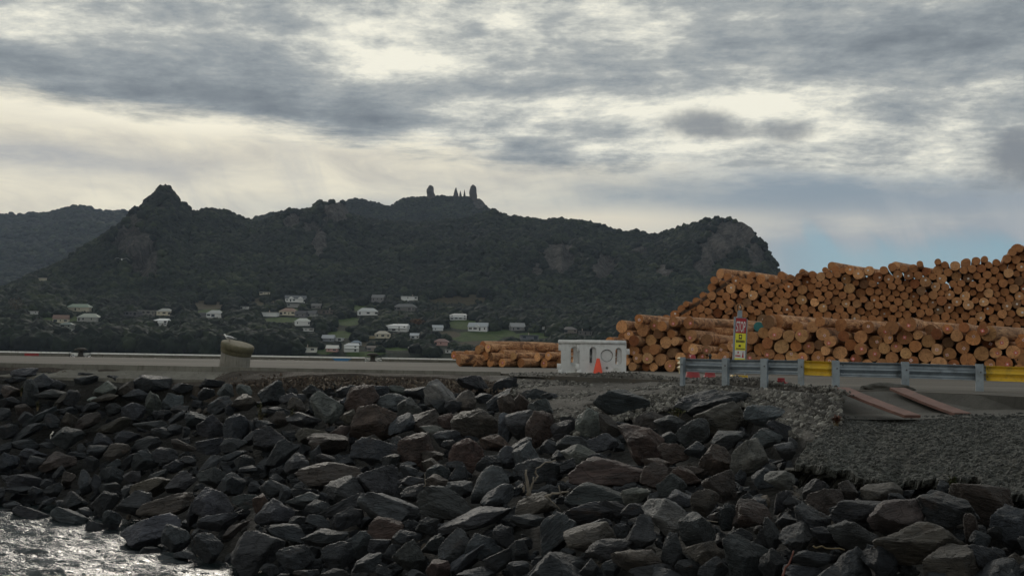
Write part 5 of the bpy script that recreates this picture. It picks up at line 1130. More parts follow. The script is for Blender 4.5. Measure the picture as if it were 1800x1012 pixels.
# long logs lying on top, flanks in view
for (x, y, Y, th, r, lab) in [(806, 632, 50.6, 1.0, .26, 'thick log lying sideways at the left end of the small pile'), (848, 610, 51.5, .95, .30, 'thick log on top of the small pile, running right to the barrier'), (868, 609, 52.2, 1.0, .29, 'rear log lying on top of the small pile'), (862, 627, 51, 1.0, .22, 'long log lying second from top of the small pile'),
                              (1187, 566, 46, .98, .25, 'long log lying across the top of the front stack left of the stop sign'), (1196, 581, 46.2, 1.0, .24, 'long log below the top one left of the stop sign'), (1222, 598, 45, 1.0, .24, 'long peeled log halfway up left of the stop sign'),
                              (1365, 566, 43, .85, .33, 'thick long log on top just right of the teal log'), (1478, 571, 42, .95, .28, 'long log lying on top behind the middle rail'), (1590, 574, 41, .9, .26, 'long log on top right of the middle posts'), (1738, 586, 39, .95, .3, 'long log lying at the right end of the front stack'),
                              (1462, 468, 58, .8, .26, 'long thin log on the crest of the rear stack above the middle'), (1266, 481, 58.5, .85, .28, 'long log on the crest at the left shoulder of the rear stack'), (1574, 468, 57.5, .8, .27, 'long log on the crest of the rear stack right of its middle'), (1787, 438, 56, .7, .30, 'topmost log of all at the right end of the rear stack')]:
    P = at_y(x, y, Y); o, h_ = place_log(P, th, r, random.randint(0, 2), False, .0, True, 0.0, random.choice(TONES)[0]); o['label'] = lab; o['group'] = 'long logs lying on the stacks'
uniq(litems, '')
rl = []
_n = len(LREST)
# the rows of logs that stand behind the tall stack
for off, sd, top in ((6.6, 77, .5), (13.4, 78, .9)):
    A2 = at_y(1130, hor(1130) + .55 * F / 58, 58); B2 = at_y(1960, hor(1960) + .55 * F / 55, 55); A2[2] = B2[2] = DECKZ; th_ = .42
    ax_ = np.array([math.sin(th_), math.cos(th_), 0]); dn2 = (B2 - A2) / np.linalg.norm(B2 - A2); cs2 = float(dn2 @ np.array([math.cos(th_), -math.sin(th_), 0]))
    for s, z, r in pack(np.linalg.norm(B2 - A2) * cs2, lambda s: float(np.interp(s / cs2, [0, 1.5, 3.5, 5, 12, 26], [1.5, 2.5, 3.8, 4.9, 5.1, 6.0])) - top * .15, .26, .36, 900, sd, ds=.06):
        LREST.append((A2 + dn2 * (s / cs2) + ax_ * (off + random.gauss(0, .2)) + np.array([0, 0, z]), r, th_))
for P, r, th in LREST:
    k = snap_r(r); tr, c = LOGS[(k, 0)]; rl.append((P, r, th, k))
# remaining logs as one mass
vs_, fs_, mi_ = [], [], []; n0 = 0
for P, r, th, k in rl:
    tr, c = LOGLO[k]
    Mx = np.array(Matrix.Translation(P) @ Matrix.Rotation(-th, 4, 'Z') @ Matrix.Diagonal((r / LR[k], 1, r / LR[k], 1)))
    for me_, mid in ((tr, 0), (c, 1)):
        for v in me_.vertices:
            p = Mx[:3, :3] @ np.array(v.co) + Mx[:3, 3]; vs_.append(p)
        for f in me_.polygons: fs_.append(tuple(i + n0 for i in f.vertices)); mi_.append(mid)
        n0 += len(me_.vertices)
if vs_:
    me = mesh_np('stacked_logs', vs_, fs_, [M['bark'], M['cut']], False); me.polygons.foreach_set('material_index', np.array(mi_, np.int32))
    o = link('stacked_logs', me); tag(o, 'the many smaller logs filling the rear stack', kind='stuff'); o.color = (1, .95, .9, 1)
# ================================================================ wharf objects
def ground_pt(px, py, z=DECKZ): return at_z(px, py, z)
# leaning pile with gull
P = at_z(412, 648, DECKZ - .02); P = at_y(412, 647, 34.6); P[2] = DECKZ - .02
o = empty('pile_bollard', P); tag(o, 'thick leaning grey concrete pile with a mossy slanted cap, gull on top', 'bollard')
ln = Matrix.Rotation(R(4), 4, 'Y')
sh = Matrix(((1, 0, .07, 0), (0, 1, 0, 0), (0, 0, 1, 0), (0, 0, 0, 1)))
MB().rev([(.50, -.2), (.50, .0), (.49, .62)], 32, sh).build('shaft', M['pile'], o, smooth=True)
tl = Matrix.Translation((.035, 0, .50)) @ Matrix.Rotation(R(13), 4, 'Y') @ Matrix.Rotation(R(9), 4, 'X')
MB().rev([(.50, .0), (.515, .03), (.53, .12), (.535, .15), (.55, .16), (.555, .30), (.535, .335), (.46, .35), (.02, .352)], 36, tl).build('cap', M['mossy'], o, smooth=True)
CAPTOP = Vector(P) + tl @ Vector((-.30, 0, .352))
def gull(loc, rz, sc, label, flying=False):
    o = empty('gull', loc, rz); o.scale = (sc, sc, sc); tag(o, label, 'gull')
    mb = MB(); rings = []
    # body along -X (head) .. +X (tail)
    sec = [(-.195, .215, .004, .004), (-.185, .214, .018, .017), (-.165, .212, .027, .026), (-.14, .195, .028, .028), (-.125, .165, .032, .034), (-.09, .14, .045, .05), (-.04, .125, .054, .056), (.03, .12, .052, .050), (.09, .115, .036, .034), (.14, .108, .02, .014), (.20, .100, .016, .005), (.215, .098, .012, .003)]
    for x, z, ry, rz_ in sec: rings.append([(x, ry * math.cos(a * math.pi / 8), z + rz_ * math.sin(a * math.pi / 8)) for a in range(16)])
    mb.loft(rings).build('body', M['feather'], o, smooth=True)
    MB().tube([(-.19, 0, .212), (-.215, 0, .208), (-.235, 0, .202)], [.009, .007, .002], 6).build('beak', M['bill'], o)
    for s in (-1, 1):
        MB().rev([(.005, -.001), (.005, .001)], 8, Matrix.Translation((-.177, s * .024, .218)) @ Matrix.Rotation(R(90), 4, 'X')).build('eye', M['ink'], o)
        if not flying:
            mb = MB(); W_ = [(-.09, .16), (-.02, .165), (.08, .145), (.16, .118), (.235, .102), (.15, .095), (.05, .095), (-.06, .11)]
            mb.add([(x, s * .050, z) for x, z in W_] + [(x, s * (.060 if i < 4 else .056), z) for i, (x, z) in enumerate(W_)], [tuple(range(8)), tuple(range(15, 7, -1))] + [(i, (i + 1) % 8, 8 + (i + 1) % 8, 8 + i) for i in range(8)])
            mb.build('wing', M['wing'], o, bevel=.004, smooth=True)
            mb = MB().tube([(-.0, s * .02, .08), (.0, s * .022, .0)], .0045, 6); mb.add([(-.04, s * .01, .002), (-.035, s * .04, .002), (.01, s * .022, .002), (-.035, s * .025, .008)], [(0, 1, 3), (1, 2, 3), (2, 0, 3)]); mb.build('leg', M['bill'], o)
        else:
            mb = MB(); L_ = [(0, -.07, .09, .14), (.18, -.10, .07, .235), (.34, -.09, .09, .25), (.52, -.01, .09, .13), (.60, .05, .10, .06)]
            V = []
            for y, xa, xb, z in L_: V += [(xa, s * (y + .04), z), (xb, s * (y + .04), z), (xb, s * (y + .04), z + .004), (xa, s * (y + .04), z + .012)]
            mb.loft([V[i:i + 4] for i in range(0, len(V), 4)]).build('wing', M['feather'], o, smooth=True)
            MB().loft([[(xa, s * (y + .04), z - .002) , (xb, s * (y + .04), z - .002), (xb, s * (y + .04), z + .006), (xa, s * (y + .04), z + .014)] for y, xa, xb, z in [(.585, .035, .095, .075), (.68, .10, .13, .0)]]).build('wing_tip', M['ink'], o)
    return o
gull(CAPTOP + Vector((0, 0, -.02)), R(-8), 1.12, 'white gull with grey wings standing on the leaning pile')
gull(at_y(214, 459, 95), R(-70), 1.15, 'white gull flying in front of the dark hill below the cliff', True)
# plastic barriers
def curve_plate(outer, holes, thick, mat, name, parent, y0, bevel=0):
    cu = bpy.data.curves.new(name, 'CURVE'); cu.dimensions = '2D'; cu.fill_mode = 'BOTH'; cu.extrude = thick / 2; cu.bevel_depth = bevel; cu.bevel_resolution = 1
    for pts in [outer] + holes:
        s = cu.splines.new('POLY'); s.points.add(len(pts) - 1); s.use_cyclic_u = True
        for p, q in zip(s.points, pts): p.co = (q[0], q[1], 0, 1)
    tmp = bpy.data.objects.new('tmp', cu); COL.objects.link(tmp); bpy.context.view_layer.update()
    me = bpy.data.meshes.new_from_object(tmp.evaluated_get(bpy.context.evaluated_depsgraph_get())); bpy.data.objects.remove(tmp)
    me.transform(Matrix.Translation((0, y0 + thick / 2, 0)) @ Matrix.Rotation(R(90), 4, 'X')); me.materials.clear(); me.materials.append(mat); me.name = name
    return link(name, me, parent)
def arch(x0, x1, z0, z1):
    r = (x1 - x0) / 2; cx = (x0 + x1) / 2; n = 9
    return [(cx + r * math.cos(math.pi * i / n), z1 - r + r * math.sin(math.pi * i / n)) for i in range(n + 1)] + [(cx - r * math.cos(math.pi * i / n), z0 + r - r * math.sin(math.pi * i / n)) for i in range(n + 1)]
def circ(cx, cz, r, n=28): return [(cx + r * math.cos(6.2832 * i / n), cz + r * math.sin(6.2832 * i / n)) for i in range(n)]
def bx(x): return (x - 625) * .00146
def bz(y): return (830 - y) * .00146
def barrier(loc, rz, label, label2=None):
    o = empty('water_barrier', loc, rz); tag(o, label, 'plastic barrier', 'white plastic barriers in front of the logs')
    T = .36
    outer = [(bx(705), bz(785)), (bx(1640), bz(785)), (bx(1640), bz(165)), (bx(705), bz(165))]
    a1 = arch(bx(895), bx(1040), bz(640), bz(235)); a2 = arch(bx(1420), bx(1552), bz(620), bz(245))
    s1 = [(bx(905), bz(560)), (bx(958), bz(560)), (bx(958), bz(270)), (bx(905), bz(270))]; s2 = [(bx(1425), bz(580)), (bx(1466), bz(580)), (bx(1466), bz(270)), (bx(1425), bz(270))]
    curve_plate(outer, [s1, s2], T - .16, M['barrier'], 'inner_wall', o, .10)
    curve_plate(outer, [a1, a2, circ(bx(1250), bz(410), .19), circ(bx(1255), bz(660), .042, 16)], .08, M['barrier'], 'front_panel', o, .015, .006)
    curve_plate(outer, [a1, a2], .055, M['barrier'], 'rear_panel', o, T - .055)
    MB().rev([(.178, 0), (.172, .03), (.15, .04), (.01, .042)], 32, Matrix.Translation((bx(1250), .1, bz(410))) @ Matrix.Rotation(R(90), 4, 'X')).build('round_boss', M['barrier'], o, smooth=True)
    MB().box(bx(640), bx(1640), -.01, T + .01, bz(190), bz(95)).build('top_rail', M['barrier'], o, bevel=.02, smooth=True, seg=2)
    MB().box(bx(800), bx(1640), -.06, T + .06, bz(826), bz(765)).build('base_rail', M['barrier'], o, bevel=.02, smooth=True, seg=2)
    for (x0, x1, y0, y1) in ((650, 745, 325, 192), (625, 802, 712, 588), (1640, 1712, 382, 265)): MB().box(bx(x0), bx(x1), .03, T - .03, bz(y0), bz(y1)).build('lug', M['barrier'], o, bevel=.012, smooth=True)
    for (x0, x1) in ((648, 742), (1632, 1702)): MB().box(bx(x0), bx(x1), -.03, T + .03, 0, bz(714) if x0 < 700 else bz(735)).build('foot', M['barrier'], o, bevel=.012, smooth=True)
    for x in (1425, 905): MB().box(bx(x), bx(x + (46 if x == 1425 else 50)), .12, .15, bz(440), bz(425)).build('slot_bar', M['barrier'], o)
    for x in (868, 510 + 360): MB().rev([(.012, 0), (.012, .004)], 10, Matrix.Translation((bx(x), .013, bz(225))) @ Matrix.Rotation(R(90), 4, 'X')).build('bolt_hole', M['hole'], o); break
    return o
B1 = at_z(1012, 660.5, DECKZ + .002)
barrier(B1 + np.array([0, 0, 0]), R(-1.5), 'dirty white plastic barrier behind the orange cone, the front one of two')
barrier(B1 + np.array([-.53, .46, 0]), R(-1.5), 'white plastic barrier half hidden behind the front barrier, at its left')
def cone(loc, s, label, mats, rz=0.0, collar=True):
    o = empty('traffic_cone', loc, rz); tag(o, label, 'traffic cone'); r = .135 * s; h = .46 * s
    MB().box(-.2 * s, .2 * s, -.2 * s, .2 * s, 0, .03 * s).build('base', M[mats[0]], o, bevel=.01)
    if collar:
        MB().rev([(r * 1.1, .03 * s), (r, .05 * s), (r * .80, h * .40), (r * .78, h * .41)], 24).build('lower_body', M[mats[0]], o, smooth=True)
        MB().rev([(r * .79, h * .41), (r * .45, h * .82), (r * .44, h * .825)], 24).build('reflective_collar', M[mats[1]], o, smooth=True)
        MB().rev([(r * .44, h * .825), (r * .28, h), (r * .2, h + .008), (r * .18, h - .04)], 24, cap=False).build('tip', M[mats[0]], o, smooth=True)
    else: MB().rev([(r * 1.15, .03 * s), (r * .95, .07 * s), (r * .30, h), (r * .22, h + .01), (r * .2, h - .04)], 24, cap=False).build('body', M[mats[0]], o, smooth=True)
    return o
cone(at_y(1051, 661, 30.2), 1.12, 'plain orange traffic cone in front of the white barriers', ('orange', 'orange'), .2, False)
# dark rag and mound by the cone
def lump(name, loc, sx, sy, sz, mat, label, cat, seed=1, kind=None):
    V, Fc = ICO[4]; r = np.array([1 + .28 * mn.fractal(Vector(v * 1.7) + Vector((seed * 7., 0, 0)), .8, 2, 4) for v in V]); V = V * r[:, None] * [sx, sy, sz]
    V[:, 2] = np.maximum(V[:, 2], -.02)
    o = link(name, mesh_np(name, V, Fc, mat, True)); o.location = loc; tag(o, label, cat, kind=kind); return o
lump('rag', at_y(1062, 658, 30.6) + np.array([.05, 0, 0]), .11, .08, .10, M['ink'], 'crumpled black rag beside the orange cone', 'rag', 3)
lump('asphalt_mound', at_y(1030, 661, 29.9) - np.array([0, 0, .03]), .62, .3, .12, M['deck'], 'low asphalt hump at the foot of the white barriers', 'asphalt mound', 5)
lump('concrete_mound', at_y(1558, 683, 20.9) + np.array([0, 0, -.03]), .56, .35, .14, M['mortar'], 'low rounded concrete hump behind the wooden planks', 'concrete mound', 8)
MB_ = MB().box(-.22, .28, -.03, .03, 0, .02)
# dirt bank the rail posts stand in
V = []; n1, n2 = 160, 26
for i in range(n1):
    px = 895 + (1478 - 895) * i / (n1 - 1)
    for j in range(n2):
        v = j / (n2 - 1); py = np.interp(px, [895, 1100, 1280, 1478], [657, 664, 672, 688]); B_ = at_z(px, py, DECKZ) + np.array([0, .9 - 1.5 * v, 0])
        hgt = math.sin(math.pi * v) * (.10 + .05 * math.sin(px * .03)) * min(1, (px - 895) / 90, (1478 - px) / 25 + .2)
        hgt += mn.fractal(Vector((B_[0] * 2.2, B_[1] * 2.2, 0)), .8, 2, 5) * .035 * math.sin(math.pi * v)
        V.append((B_[0], B_[1], DECKZ + max(hgt, 0) * 1.0 - .05 + .05 * min(1, 4 * v * (1 - v) * 2)))
tag(link('dirt_berm', mesh_np('dirt_berm', V, grid_faces(n1, n2), M['gravel'], True)), kind='structure')
bp = np.array(V); sel = np.random.randint(0, len(bp), 1500); q = bp[sel] + np.random.randn(len(sel), 3) * [.05, .05, 0]
scatter('berm_gravel', q, np.clip(np.random.gamma(2.5, .008, len(q)) + .01, .01, .05), M['peb'], 1, (1, .9, .6), .5, 1.2, label='loose stones on the dirt strip under the crash barrier')
# crash barrier
GR = empty('crash_barrier', at_z(1282, 672, DECKZ)); GO = Vector(GR.location)
tag(GR, 'grey steel crash barrier with two yellow painted stretches in front of the logs', 'crash barrier')
RP = [(1193, 24.6), (1207, 24.4), (1282, 23.3), (1348, 22.5), (1410, 22.0), (1467, 21.7), (1588, 21.5), (1720, 21.3), (1735, 21.25), (2000, 20.2)]
rpx = [p[0] for p in RP]; rY = [p[1] for p in RP]
def rail_at(px):
    Y = float(np.interp(px, rpx, rY)); topy = float(np.interp(px, [1193, 1282, 1410, 1467, 1588, 1720, 1800, 2000], [629.5, 631.5, 633, 635.5, 638, 642, 644.5, 652])); return np.array(at_y(px, topy, Y))
WP = [(0, 0), (.015, -.018), (.075, -.035), (.085, -.062), (.083, -.10), (.02, -.135), (.005, -.155), (.02, -.175), (.083, -.21), (.085, -.248), (.075, -.275), (.015, -.292), (0, -.31)]
def beam(pxs, mat, name, dent=0.0, label=None):
    rings = []
    for i, px in enumerate(pxs):
        T_ = rail_at(px); T2 = rail_at(px + 1); t = T2 - T_; t[2] = 0; t /= np.linalg.norm(t); nf = np.array([t[1], -t[0], 0])  # towards viewer
        d = dent * (mn.noise(Vector((px * .12, 0, 0))) * .05)
        fr_ = [T_ + nf * (-(o_ * (1 - abs(d) * 6)) + d + .05) + np.array([0, 0, z_ * (1 - abs(d) * 1.2)]) for o_, z_ in WP]
        bk_ = [p + nf * .006 for p in fr_][::-1]
        rings.append([Vector(p) - GO for p in bk_ + fr_])
    # the beam shows its back: channels hollow toward the viewer
    x = MB().loft(rings).build(name, mat, GR, smooth=True)
    if label: tag(x, label)
    return x
def seg(a, b, n=10): return list(np.linspace(a, b, n))
beam(seg(1199, 1282), M['zinc'], 'rail_beam'); beam(seg(1282.2, 1348), M['zinc'], 'rail_beam'); beam(seg(1348.2, 1412), M['zinc'], 'rail_beam')
beam(seg(1412.2, 1463, 40), M['yellow'], 'rail_beam', 1.0, 'crumpled yellow rail section')
beam(seg(1463.2, 1588), M['zinc'], 'rail_beam'); beam(seg(1588.2, 1733, 14), M['zinc'], 'rail_beam'); beam(seg(1733.2, 2000, 20), M['yellow'], 'rail_beam', 0, 'yellow rail section at the right')
# flared end
T_ = rail_at(1196)
mb = MB(); V = []
for k, (o_, z_) in enumerate([(0.0, .03), (.05, 0), (-.01, -.06), (.045, -.12), (-.02, -.17), (.05, -.22), (.0, -.30), (.0, -.36)]): V.append((T_[0] - GO[0] - .02 - o_, T_[1] - GO[1] + .10, T_[2] - GO[2] + z_))
V2 = [(v[0] + .07, v[1] - .18, v[2] * 1 - .0) for v in V]; V3 = [(v[0] + .075, v[1] - .17, v[2]) for v in V]
ring = [V, V2]; nn = len(V)
mb.add(V + V2 + [(v[0] + .004, v[1] + .012, v[2]) for v in V] + [(v[0] + .004, v[1] + .012, v[2]) for v in V2], [(i, i + 1, nn + i + 1, nn + i) for i in range(nn - 1)] + [(2 * nn + i, 3 * nn + i, 3 * nn + i + 1, 2 * nn + i + 1) for i in range(nn - 1)])
tag(mb.build('end_terminal', M['cream'], GR), 'flared cream rail end')
for px, gy, wpx in [(1207, 669, .10), (1282, 674, .15), (1348, 674, .15), (1410, 674, .12), (1467, 679, .15), (1588, 676, .15), (1720, 691, .15), (1850, 704, .15), (1992, 716, .15)]:
    T_ = rail_at(px); t = rail_at(px + 1) - T_; ang = math.atan2(t[1], t[0]); hb = T_[2] - at_y(px, gy, T_[1])[2] + .12
    Mx = Matrix.Translation(Vector(T_) - GO) @ Matrix.Rotation(ang, 4, 'Z')
    mb = MB(); w_ = wpx; 
    mb.box(-w_ / 2, w_ / 2, -.005, .003, -hb, .03, Mx); mb.box(-w_ / 2, -w_ / 2 + .006, .0031, .08, -hb, .03, Mx); mb.box(w_ / 2 - .006, w_ / 2, .0031, .08, -hb, .03, Mx)
    # stands on the viewer's side of the beam
    x = mb.build('post', M['zpost'], GR); x.location = Vector((math.sin(ang) * .17, -math.cos(ang) * .17, 0))
    MB().rev([(.014, 0), (.014, .012), (.006, .016)], 8, Matrix.Translation(x.location) @ Mx @ Matrix.Translation((0.02, -.006, -.14)) @ Matrix.Rotation(R(90), 4, 'X')).build('bolt', M['iron'], GR)
    if px in (1467, 1720):
        for dz in (.0, -.16):
            MB().rev([(.012, 0), (.012, .01), (.005, .014)], 8, Mx @ Matrix.Translation((.16, -.065, -.07 + dz)) @ Matrix.Rotation(R(90), 4, 'X')).build('bolt', M['iron'], GR)
# sign
SY = 26.0; sb = at_y(1297, 652, SY); k = SY / F
so = empty('stop_sign', (sb[0], sb[1], DECKZ)); so.rotation_euler = (0, R(2.0), R(4)); tag(so, 'narrow upright sign board with red STOP panel over yellow and white panels', 'sign')
z_of = lambda y: (hor(1300) - y) * k + .55
MB().box(-.155, -.115, -.02, .03, -.05, z_of(557)).build('side_channel', M['zpost'], so)
MB().box(.165, .19, -.02, .03, -.05, z_of(560)).build('side_channel', M['plastgreen'] if 'plastgreen' in M else M['zpost'], so)
MB().box(-.06, .05, 0, .05, z_of(560), z_of(545)).build('post_top', M['zpost'], so)
MB().tube([(-.03 + .05 * math.sin(a), .02, z_of(541) + .09 * math.cos(a) * 1.0) for a in np.linspace(.3, 5.98, 14)], .012, 6).build('hook', M['iron'], so)
MB().box(-.114, .164, .0, .015, z_of(634), z_of(558)).build('backing', M['zpost'], so)
def panel(y0, y1, mt, nm, dx=0): return MB().box(-.112 + dx, .160, -.012, -.001, z_of(y1), z_of(y0)).build(nm, M[mt], so)
tag(panel(558.8, 585, 'rsign', 'sign_panel'), 'red STOP panel'); tag(panel(585.3, 615, 'ysign', 'sign_panel'), 'yellow panel with dark pictogram'); tag(panel(615.3, 629, 'wsign', 'sign_panel'), 'white panel with red marks'); panel(629.2, 633.5, 'ysign', 'sign_panel')
def text(s, w, h, x, z, mat, parent, y=-.0145):
    cu = bpy.data.curves.new('lettering', 'FONT'); cu.body = s; cu.align_x = 'CENTER'; cu.extrude = .001; cu.offset = .01
    tmp = bpy.data.objects.new('tmp', cu); COL.objects.link(tmp); bpy.context.view_layer.update()
    me = bpy.data.meshes.new_from_object(tmp.evaluated_get(bpy.context.evaluated_depsgraph_get())); bpy.data.objects.remove(tmp)
    co = np.array([v.co[:] for v in me.vertices]); mx, mnn = co.max(0), co.min(0)
    me.transform(Matrix.Translation((x, y, z)) @ Matrix.Rotation(R(90), 4, 'X') @ Matrix.Diagonal((w / (mx[0] - mnn[0]), h / (mx[1] - mnn[1]), 1, 1)) @ Matrix.Translation((-(mx[0] + mnn[0]) / 2, -mnn[1], 0)))
    me.materials.clear(); me.materials.append(mat); return link('lettering', me, parent)
text('STOP', .235, .27, .022, z_of(583), M['wsign'], so)
def ink(x0, x1, y0, y1, mt='ink', yy=-.0145): return MB().box(x0, x1, yy, yy + .002, z_of(y1), z_of(y0)).build('printed_mark', M[mt], so)
ink(-.02, .06, 587.5, 595.5); ink(.0, .04, 589.2, 593, 'ysign', -.0165)
for i in range(7): ink(-.085 + i * .032, -.085 + i * .032 + .024, 597.2, 601.6)
ink(-.02, .04, 605.5, 609.2)
for i in range(8): ink(-.08 + i * .028, -.08 + i * .028 + .02, 611.5, 613.6)
ink(-.04, -.01, 617.3, 620.8, 'rsign')
for i in range(4): ink(-.09 + i * .034, -.09 + i * .034 + .026, 623.5, 626.6, 'rsign')
MB().add([(.075, -.0145, z_of(627.5)), (.125, -.0145, z_of(627.5)), (.105, -.0145, z_of(616.8)), (.098, -.0145, z_of(616.8)), (.075, -.0125, z_of(627.5)), (.125, -.0125, z_of(627.5)), (.105, -.0125, z_of(616.8)), (.098, -.0125, z_of(616.8))], [(0, 1, 2, 3), (7, 6, 5, 4), (0, 4, 5, 1), (1, 5, 6, 2), (2, 6, 7, 3), (3, 7, 4, 0)]).build('printed_mark', M['rsign'], so)
MB().box(-.2, .24, -.15, .2, -.05, .04).build('foot_block', M['concrete'], so, bevel=.01)
# cones and blocks behind the rail
p_ = at_y(1218, 659.5, 27.5); p_[2] = DECKZ
cone(p_, 1.45, 'faded red and white traffic cone behind the left end of the crash barrier', ('red', 'wsign'))
p_ = at_y(1248, 655, 27); o = empty('delineator_post', (p_[0], p_[1], DECKZ)); tag(o, 'short dark post on a red foot behind the crash barrier', 'delineator')
MB().rev([(.05, .0), (.05, .45), (.035, .50), (.035, .62), (.05, .64), (.03, .70)], 12).build('post', M['ink'], o, smooth=True); MB().rev([(.16, .0), (.15, .12), (.10, .3), (.055, .36)], 16).build('foot', M['red'], o, smooth=True)
def block(px0, px1, y0, y1, Y, mt, label, cat, grooves=2):
    a_ = at_y(px0, y1, Y); b_ = at_y(px1, y1, Y); w_ = b_[0] - a_[0]; h_ = (y1 - y0) / F * Y
    o = empty('wheel_stop' if mt != 'red' else 'barrier_foot', ((a_[0] + b_[0]) / 2, Y, DECKZ)); tag(o, label, cat)
    MB().box(-w_ / 2, w_ / 2, 0, .25, 0, h_ * .9).build('body', M[mt], o, bevel=.02, smooth=True)
    for i in range(grooves): 
        x = MB().box(-w_ / 2 + .01, w_ / 2 - .01, -.008, .012, h_ * (.25 + .3 * i), h_ * (.25 + .3 * i) + .012).build('rib', M[mt], o)
    MB().box(-w_ * .08, w_ * .08, -.012, .012, h_ * .30, h_ * .62).build('recess', M['hole'] if mt != 'yellow' else M['yellow'], o)
block(1239, 1265, 654, 665, 26.2, 'red', 'red plastic block under the rail, second gap from the left end', 'plastic block')
block(1212, 1226, 655, 662, 27.6, 'red', 'small red plastic block near the left rail end', 'plastic block')
block(1287, 1315, 654, 668, 25.4, 'yellow', 'yellow ribbed plastic block at the foot of the sign', 'plastic block', 3)
p_ = at_y(1373, 669, 23.6); o = empty('cone_base', (p_[0], p_[1], DECKZ + .03)); tag(o, 'flat red rubber cone base lying under the rail', 'cone base')
MB().box(-.16, .16, -.12, .12, 0, .035).build('foot', M['red'], o, bevel=.01); MB().rev([(.10, .035), (.085, .08), (.08, .12), (.085, .13), (.05, .135)], 16).build('collar', M['red'], o, smooth=True)
# planks
def plank(a, b, w, th, label):
    A = Vector(a); B_ = Vector(b); d = B_ - A; L_ = d.length; x = d.normalized(); s = x.cross(Vector((0, 0, 1))).normalized(); u = s.cross(x)
    Mx = Matrix((( x[0], s[0], u[0], A[0]), (x[1], s[1], u[1], A[1]), (x[2], s[2], u[2], A[2]), (0, 0, 0, 1)))
    mb = MB(); rings = []
    for i in range(14):
        t = L_ * i / 13; sag = -.015 * math.sin(math.pi * i / 13); rings.append([(t, -w / 2 + random.uniform(-.004, .004), sag), (t, w / 2, sag), (t, w / 2, th + sag + random.uniform(-.003, .003)), (t, -w / 2, th + sag)])
    mb.loft(rings); o = mb.build('plank', M['wood'], None, bevel=.004); o.matrix_world = Mx; tag(o, label, 'plank', 'wooden ramp planks')
a_ = at_z(1478, 685, DECKZ + .02); b_ = at_y(1604, 734.5, 17.6); plank(a_, b_, .33, .055, 'reddish wooden ramp plank, the left and nearer of the two')
a_ = at_z(1577, 685.5, DECKZ + .02); b_ = at_y(1692, 731, 18.0); plank(a_, b_, .33, .055, 'reddish wooden ramp plank, the right one of the two')
# driftwood, hose, weeds
def drift(pts, rad, label, mat='drift', name='driftwood', cat='driftwood'):
    W_ = [cast(x, y) - np.array([0, off, 0]) for x, y, off in pts]; c0 = Vector(W_[0]); 
    Yb = W_[0][1] - pts[0][2] * 0; W_ = [at_y(x, y, float(W_[0][1]) - off * .3 - .35) for x, y, off in pts]; c0 = Vector(W_[0])
    P_ = []
    rad *= .75
    for i in range(len(W_) - 1):
        for t in (0, .33, .66): P_.append(Vector(W_[i]) * (1 - t) + Vector(W_[i + 1]) * t + Vector((random.gauss(0, .008), random.gauss(0, .01), random.gauss(0, .008))))
    P_.append(Vector(W_[-1])); n = len(P_)
    o = MB().tube([p - c0 for p in P_], [rad * (1 - .6 * i / n) + .002 for i in range(n)], 8).build(name, M[mat], None, smooth=True); o.location = c0; tag(o, label, cat); return o
g1 = 'broken branch stump'
drift([(932, 872, .3), (926, 845, .35), (925, 825, .4)], .045, 'upright split driftwood stump among the central boulders')
drift([(928, 870, .3), (936, 850, .35), (938, 838, .4)], .03, 'short driftwood sliver leaning on the upright stump')
drift([(920, 866, .3), (922, 850, .3), (919, 862, .3)], .022, 'small driftwood splinter left of the upright stump')
drift([(940, 845, .45), (945, 838, .45), (941, 828, .45), (945, 822, .45), (958, 813, .45), (977, 808, .45)], .024, 'curved pale bleached branch above the driftwood stump')
drift([(958, 872, .5), (972, 868, .5), (1000, 864, .5)], .034, 'pale driftwood branch lying to the right of the stump')
drift([(985, 868, .45), (982, 852, .45)], .012, 'thin twig standing on the pale lying branch')
drift([(962, 873, .45), (975, 885, .45), (985, 896, .45)], .012, 'thin twig bending down from the lying branch')
drift([(745, 856, .4), (748, 845, .4), (746, 832, .45)], .012, 'short forked twig between central left boulders')
drift([(1213, 908, .4), (1235, 913, .4), (1262, 917, .4)], .014, 'thin pale stick lying below the brown boulders')
drift([(1375, 1010, .3), (1385, 990, .3), (1395, 967, .3)], .016, 'orange-brown stick standing at the bottom right of centre', 'bill', 'stick', 'stick')
drift([(1430, 960, .4), (1452, 963, .4), (1485, 966, .4)], .012, 'dry stick lying in front of the dark lower right boulders', 'stalk', 'stick', 'stick')
drift([(94, 758, .3), (90, 764, .3), (90, 771, .3), (93, 777, .3), (97, 777, .3)], .028, 'short curled white hose on the left boulders', 'pipe', 'hose', 'hose')
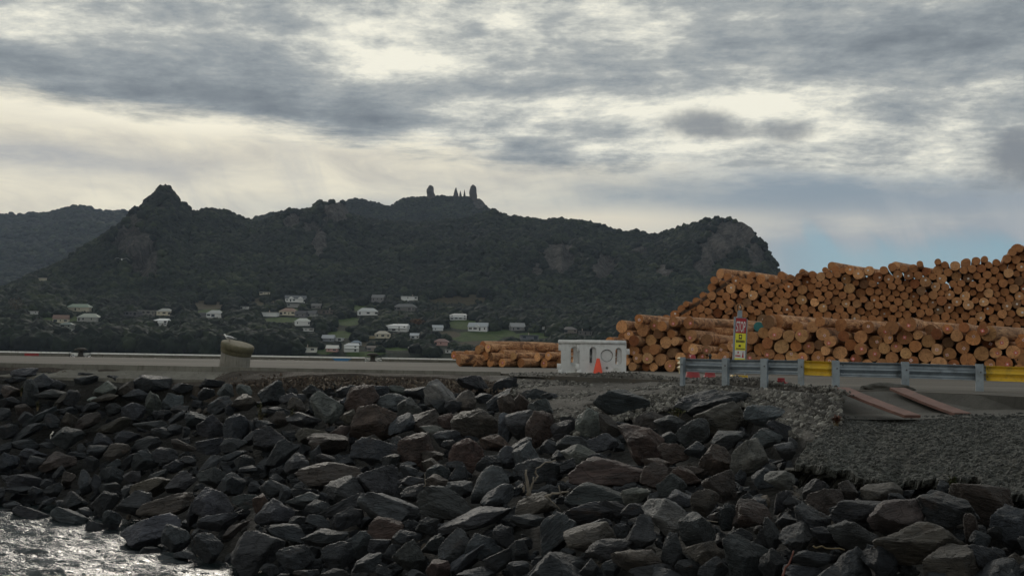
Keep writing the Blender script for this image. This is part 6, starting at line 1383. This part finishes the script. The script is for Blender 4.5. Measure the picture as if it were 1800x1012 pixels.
def weed(px, py, hpx, wpx, label, n=26, mat='plant'):
    B_ = cast(px, py); B_ = at_y(px, py, float(B_[1]) - .35); k = B_[1] / F; h = hpx * k; w = wpx * k; o = empty('weed', B_); tag(o, label, 'plant')
    st = MB(); lv = MB()
    for i in range(n):
        a = random.uniform(0, 6.28); q = random.uniform(0, w / 2); hh = h * random.uniform(.5, 1) * (1 - .4 * q / (w / 2)); tip = Vector((math.cos(a) * q, math.sin(a) * q * .6, hh))
        st.tube([(tip[0] * .2, tip[1] * .2, -.1), (tip[0] * .6, tip[1] * .6, hh * .5), tip], [.006, .004, .002], 4)
        for j in range(9):
            t = random.uniform(.25, 1.0); p = Vector((tip[0] * t, tip[1] * t, hh * t)); d1 = Vector((random.gauss(0, 1), random.gauss(0, 1), random.gauss(0, .6))).normalized() * random.uniform(.03, .06); d2 = d1.cross(Vector((0, .3, 1))).normalized() * .014
            lv.add([p, p + d1 * .5 + d2, p + d1, p + d1 * .5 - d2], [(0, 1, 2, 3)])
    st.build('stems', M['stalk'], o); lv.build('leaves', M[mat], o)
weed(457, 738, 34, 24, 'tall green-brown weed between boulders right of the leaning pile', 30)
weed(514, 738, 24, 18, 'smaller green weed to the right of the tall weed', 20)
weed(38, 690, 12, 10, 'small bright green weed on the upper left boulders', 14); weed(66, 716, 14, 10, 'small green weed lower on the upper left boulders', 14)
weed(1675, 857, 22, 16, 'scruffy weed at the broken asphalt edge', 20)
weed(1190, 730, 16, 40, 'low grassy clump below the crash barrier boulders', 30)
weed(1470, 742, 14, 22, 'small heap of rust-red dead leaves by the ramp wall', 26, 'deadleaf')

# ================================================================ haze
hb = MB().box(-4200, 4200, -300, 6000, -2.2, 720).build('haze', None); hb['kind'] = 'stuff'
m, g = new_mat('thin air haze'); vol = g.n('ShaderNodeVolumePrincipled'); vol.inputs['Color'].default_value = (.62, .76, 1, 1); vol.inputs['Density'].default_value = 4.0e-5; vol.inputs['Anisotropy'].default_value = .3
g.n('ShaderNodeOutputMaterial', i={1: vol.outputs[0]}); hb.data.materials.append(m)
